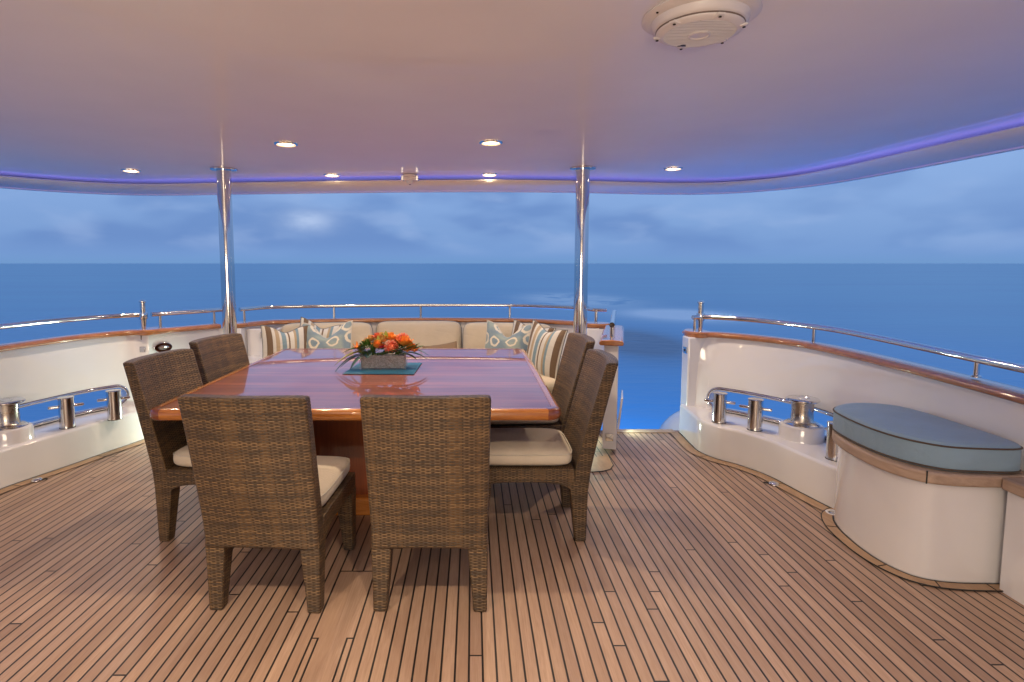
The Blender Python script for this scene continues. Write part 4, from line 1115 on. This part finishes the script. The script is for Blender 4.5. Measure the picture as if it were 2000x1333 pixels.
# seat cushions
xs = [-1.97, -1.05, -.115, .79]
for a_, b_ in zip(xs, xs[1:]):
    bm = bmesh.new(); cushion(bm, b_-a_-.006, .76, .13, p=12, q=.4, dome=.01); o = finish('seat_cushion', bm, M_SOFA, so, auto=80); o.location = ((a_+b_)/2, 5.36 if b_ < .7 else 5.32, .41); PS(o)
# back cushions: upright soft pads, following the curve
def back_y(x): 
    best = min(aft, key=lambda p: abs(p.x-x)); return best.y
for a_, b_ in ((-1.985, -1.060), (-1.040, -.125), (-.105, .815)):
    xm = (a_+b_)/2; ang = math.atan2(back_y(b_)-back_y(a_), b_-a_)*.8
    bm = bmesh.new(); ol = cushion(bm, (b_-a_)/cos(ang), .46, .15, p=12, q=.4, dome=.012)
    o = finish('back_cushion', bm, M_SOFA, so, auto=80)
    o.rotation_euler = (radians(82), 0, ang); o.location = (xm, min(back_y(a_), back_y(b_))-.085 + (.02 if abs(xm+.58) > .3 else .02), .655); PS(o)
    bm = bmesh.new(); tube(bm, [(p.x*1.0, p.y*1.0, p.z) for p in ol[::2]], .0065, 6, closed=True); finish('piping', bm, M_GREYPIPE, o)

# throw pillows
def pillow(label, loc, rot, w, mt, pipe, chop=.0, h=.15):
    bm = bmesh.new(); ol = cushion(bm, w, w, h, p=2.4, q=.62, chop=chop, ears=.07)
    o = finish('throw_pillow', bm, mt, auto=180); o.location = loc; o.rotation_euler = rot
    tag(o, label, 'pillow', 'throw pillows on the sofa')
    bm = bmesh.new(); tube(bm, ol, .0045, 6, closed=True); finish('piping', bm, pipe, o)
    return o
R = radians
pillow('striped pillow at the left end of the sofa, leaning by the wall socket', (-1.80, 5.42, .675), (R(80), R(4), R(38)), .47, M_STRIPE, M_GREYPIPE, .25)
pillow('striped pillow mostly hidden behind the left blue scroll pillow', (-1.56, 5.72, .70), (R(75), R(12), R(12)), .45, M_STRIPE, M_GREYPIPE, .3)
pillow('blue scroll pattern pillow with a deep dent, left of the flowers', (-1.44, 5.56, .685), (R(72), R(-2), R(3)), .50, M_CURLY, M_WPIPE, .62)
pillow('blue scroll pattern pillow with a deep dent, right of the flowers', (.33, 5.58, .690), (R(74), R(3), R(-20)), .47, M_CURLY, M_WPIPE, .60)
pillow('striped pillow with a brown top band behind the right blue pillow', (.56, 5.62, .685), (R(74), R(8), R(-28)), .45, M_STRIPE, M_GREYPIPE, .25)
pillow('large striped pillow nearest us at the right end of the sofa', (.66, 5.24, .690), (R(80), R(6), R(-58)), .50, M_STRIPE, M_GREYPIPE, .22)
pillow('small flat brown pillow behind the flowers at the middle of the sofa', (-.30, 5.50, .57), (R(52), R(-7), R(10)), .34, M_BROWN, M_BROWN, .0, .10)

# wall socket by the left arm
sk = empty('wall_socket', 'small steel wall socket on the white wall left of the striped pillow', 'socket', (-2.09, 5.655, .785))
bm = bmesh.new(); box(bm, -.04, .04, -.012, .0, -.032, .032); finish('plate', bm, M_STEEL, sk, bevel=.003)
for sx in (-1, 1):
    bm = bmesh.new(); box(bm, sx*.016-.009, sx*.016+.009, -.0135, -.008, -.018, .018); finish('outlet', bm, M_HOLE, sk, bevel=.001)
bm = bmesh.new(); hexa(bm, [(-2.27, 5.665, .3), (-1.97, 5.665, .3), (-1.97, 5.95, .3), (-2.27, 5.78, .3)], [(-2.27, 5.665, .845), (-1.97, 5.665, .845), (-1.97, 5.95, .845), (-2.27, 5.78, .845)])
PS(finish('side_panel', bm, M_WHITE, so, bevel=.012, segs=3))
bm = bmesh.new(); hexa(bm, [(.84, 5.665, .3), (1.12, 5.665, .3), (1.10, 5.73, .3), (.84, 5.9, .3)], [(.84, 5.665, .80), (1.12, 5.665, .80), (1.10, 5.73, .80), (.84, 5.9, .80)])
PS(finish('side_panel', bm, M_WHITE, so, bevel=.012, segs=3))

# courtesy lights at the gate openings
def courtesy(loc, rz, label, power):
    r = empty('courtesy_light', label, 'step light', loc, rz)
    bm = bmesh.new(); box(bm, -.03, .03, -.008, 0, -.018, .018); finish('lens', bm, M_CLENS, r, bevel=.003)
    bm = bmesh.new(); box(bm, -.038, .038, -.004, 0, -.026, .026); finish('bezel', bm, M_STEEL, r, bevel=.002)
    ld = bpy.data.lights.new('courtesy lamp', 'SPOT'); ld.energy = power; ld.color = (.80, 1.0, .78); ld.spot_size = R(150); ld.spot_blend = .8; ld.shadow_soft_size = .03
    lo = bpy.data.objects.new('lamp', ld); COL.objects.link(lo); lo.parent = r; lo.location = (0, -.02, 0); lo.rotation_euler = (R(-90), 0, 0)
courtesy((1.289, 4.966, .10), R(75), 'low step light on the outer foot of the open gate', 5)
courtesy((-2.283, 5.16, .14), R(-70), 'low step light on the sofa end facing the closed gate', 27)
courtesy((.96, 4.925, .12), R(0), 'low step light behind the foot of the open gate', 8)

# ------------------------------------------------------------------ pod bench
bn = empty('bench', 'white half-round pod bench with a greyed teak edge against the right bulwark', 'bench', (2.3, 2.9, 0)); offB = V(2.3, 2.9, 0)
front = [(2.58, 3.42), (2.42, 3.405), (2.25, 3.365), (2.12, 3.28), (2.045, 3.12), (2.015, 2.92), (2.02, 2.75), (2.065, 2.62), (2.14, 2.55), (2.25, 2.52), (2.40, 2.51), (2.58, 2.51)]
fc = catmull([V(*p, 0) for p in front], 6)
def shape(d): 
    q = normals2d(fc); mid = V(2.35, 2.95)
    out = []
    for p, nq in zip(fc, q):
        s_ = 1 if (Vector((p.x, p.y))-mid).dot(nq) > 0 else -1
        out.append((p.x-nq.x*d*s_-offB.x, p.y-nq.y*d*s_-offB.y))
    return out
bm = bmesh.new(); prism(bm, shape(.032), .0, .478); finish('drum', bm, M_WHITE, bn, bevel=.012, segs=3, auto=50)
bm = bmesh.new(); prism(bm, shape(.0), .479, .535); finish('teak_edge', bm, M_SLAB, bn, bevel=.012, segs=3, auto=50)
bm = bmesh.new(); 
k_ = min(range(len(fc)), key=lambda i: abs(fc[i].x-2.115)+(0 if fc[i].y < 2.8 else 9)); q_ = normals2d(fc)[k_]
box(bm, -.003, .003, -.014, .0015, .4785, .5362, Matrix.Translation((fc[k_].x-offB.x, fc[k_].y-offB.y, 0)) @ Matrix.Rotation(math.atan2(q_.y, q_.x)-pi/2, 4, 'Z')); finish('seam', bm, M_DARK, bn)
bm = bmesh.new(); tube(bm, [(x, y, .003) for x, y in shape(.028)], .0055, 6); finish('seal', bm, M_DARK, bn)
# teak margin strip round the foot
bm = bmesh.new()
s1, s2 = shape(.03), shape(-.03); pr = None
for a_, b_ in zip(s1, s2):
    c = (bm.verts.new((a_[0]+offB.x, a_[1]+offB.y, .0070)), bm.verts.new((b_[0]+offB.x, b_[1]+offB.y, .0070)))
    if pr: bm.faces.new((pr[0], pr[1], c[1], c[0]))
    pr = c
tag(finish('deck_margin', bm, M_MARGIN, smooth=False), kind='structure')
bm = bmesh.new(); tube(bm, [(x+offB.x, y+offB.y, .0062) for x, y in s2], .003, 6)
for i in (24, 38, 50, 60):
    tube(bm, [(s1[i][0]+offB.x, s1[i][1]+offB.y, .0066), (s2[i][0]+offB.x, s2[i][1]+offB.y, .0066)], .003, 6)
tag(finish('deck_seam', bm, M_DARK), kind='structure')
# cushion
bc = [(2.09, 3.235), (2.055, 3.09), (2.045, 2.90), (2.07, 2.74), (2.13, 2.63), (2.21, 2.565), (2.34, 2.54), (2.49, 2.535), (2.545, 2.60), (2.55, 2.85), (2.545, 3.10), (2.51, 3.27), (2.43, 3.345), (2.31, 3.365), (2.18, 3.32)]
cp_ = [(p.x, p.y) for p in ccat([V(*p, 0) for p in bc], 5)]
mx, my = 2.31, 2.95
def sc(k): return [((x-mx)*k, (y-my)*k) for x, y in cp_]
bm = bmesh.new(); prev = None
for k, z in ((.97, .536), (.99, .541), (1.0, .556), (1.0, .60), (1.0, .643), (.992, .658), (.97, .667), (.9, .672), (.7, .678), (.4, .681), (.1, .682)):
    ring = [bm.verts.new((x, y, z)) for x, y in sc(k)]
    if prev:
        for i in range(len(ring)): bm.faces.new((prev[i], prev[(i+1) % len(ring)], ring[(i+1) % len(ring)], ring[i]))
    else: bm.faces.new(ring[::-1])
    prev = ring
bm.faces.new(prev)
o = finish('bench_cushion', bm, M_BLUEV, auto=80); o.location = (mx, my, 0); tag(o, 'pale blue cushion with dark piping on the teak bench top', 'cushion')
for z in (.654, .546):
    bm = bmesh.new(); tube(bm, [(x, y, z) for x, y in sc(1.0)], .0045, 8, closed=True); finish('piping', bm, M_PIPE, o)

# ------------------------------------------------------------------ blue lamp added above the water in place of underwater lights (blue pool on the water near the gate)
ld = bpy.data.lights.new('water glow lamp', 'AREA'); ld.energy = 420; ld.color = (.06, .50, 1.0); ld.size = 1.2
lo = bpy.data.objects.new('water glow lamp', ld); COL.objects.link(lo); lo.location = (.4, 8.2, -.7); lo.rotation_euler = Vector((3.6, 4.2, -1.6)).to_track_quat('-Z', 'Y').to_euler()


# scupper in the deck at the bench foot
sc_ = empty('deck_scupper', 'small white deck scupper in the margin board where the plinth meets the bench', 'scupper', (2.17, 3.30, .006))
bm = bmesh.new(); lathe(bm, [(.045, 0), (.045, .003), (.034, .004), (.03, .001)], 28, cap0=True, cap1=True); finish('rim', bm, M_WHITE, sc_)
bm = bmesh.new(); lathe(bm, [(.022, .0015), (.020, .0028)], 20); finish('drain', bm, M_STEEL, sc_)
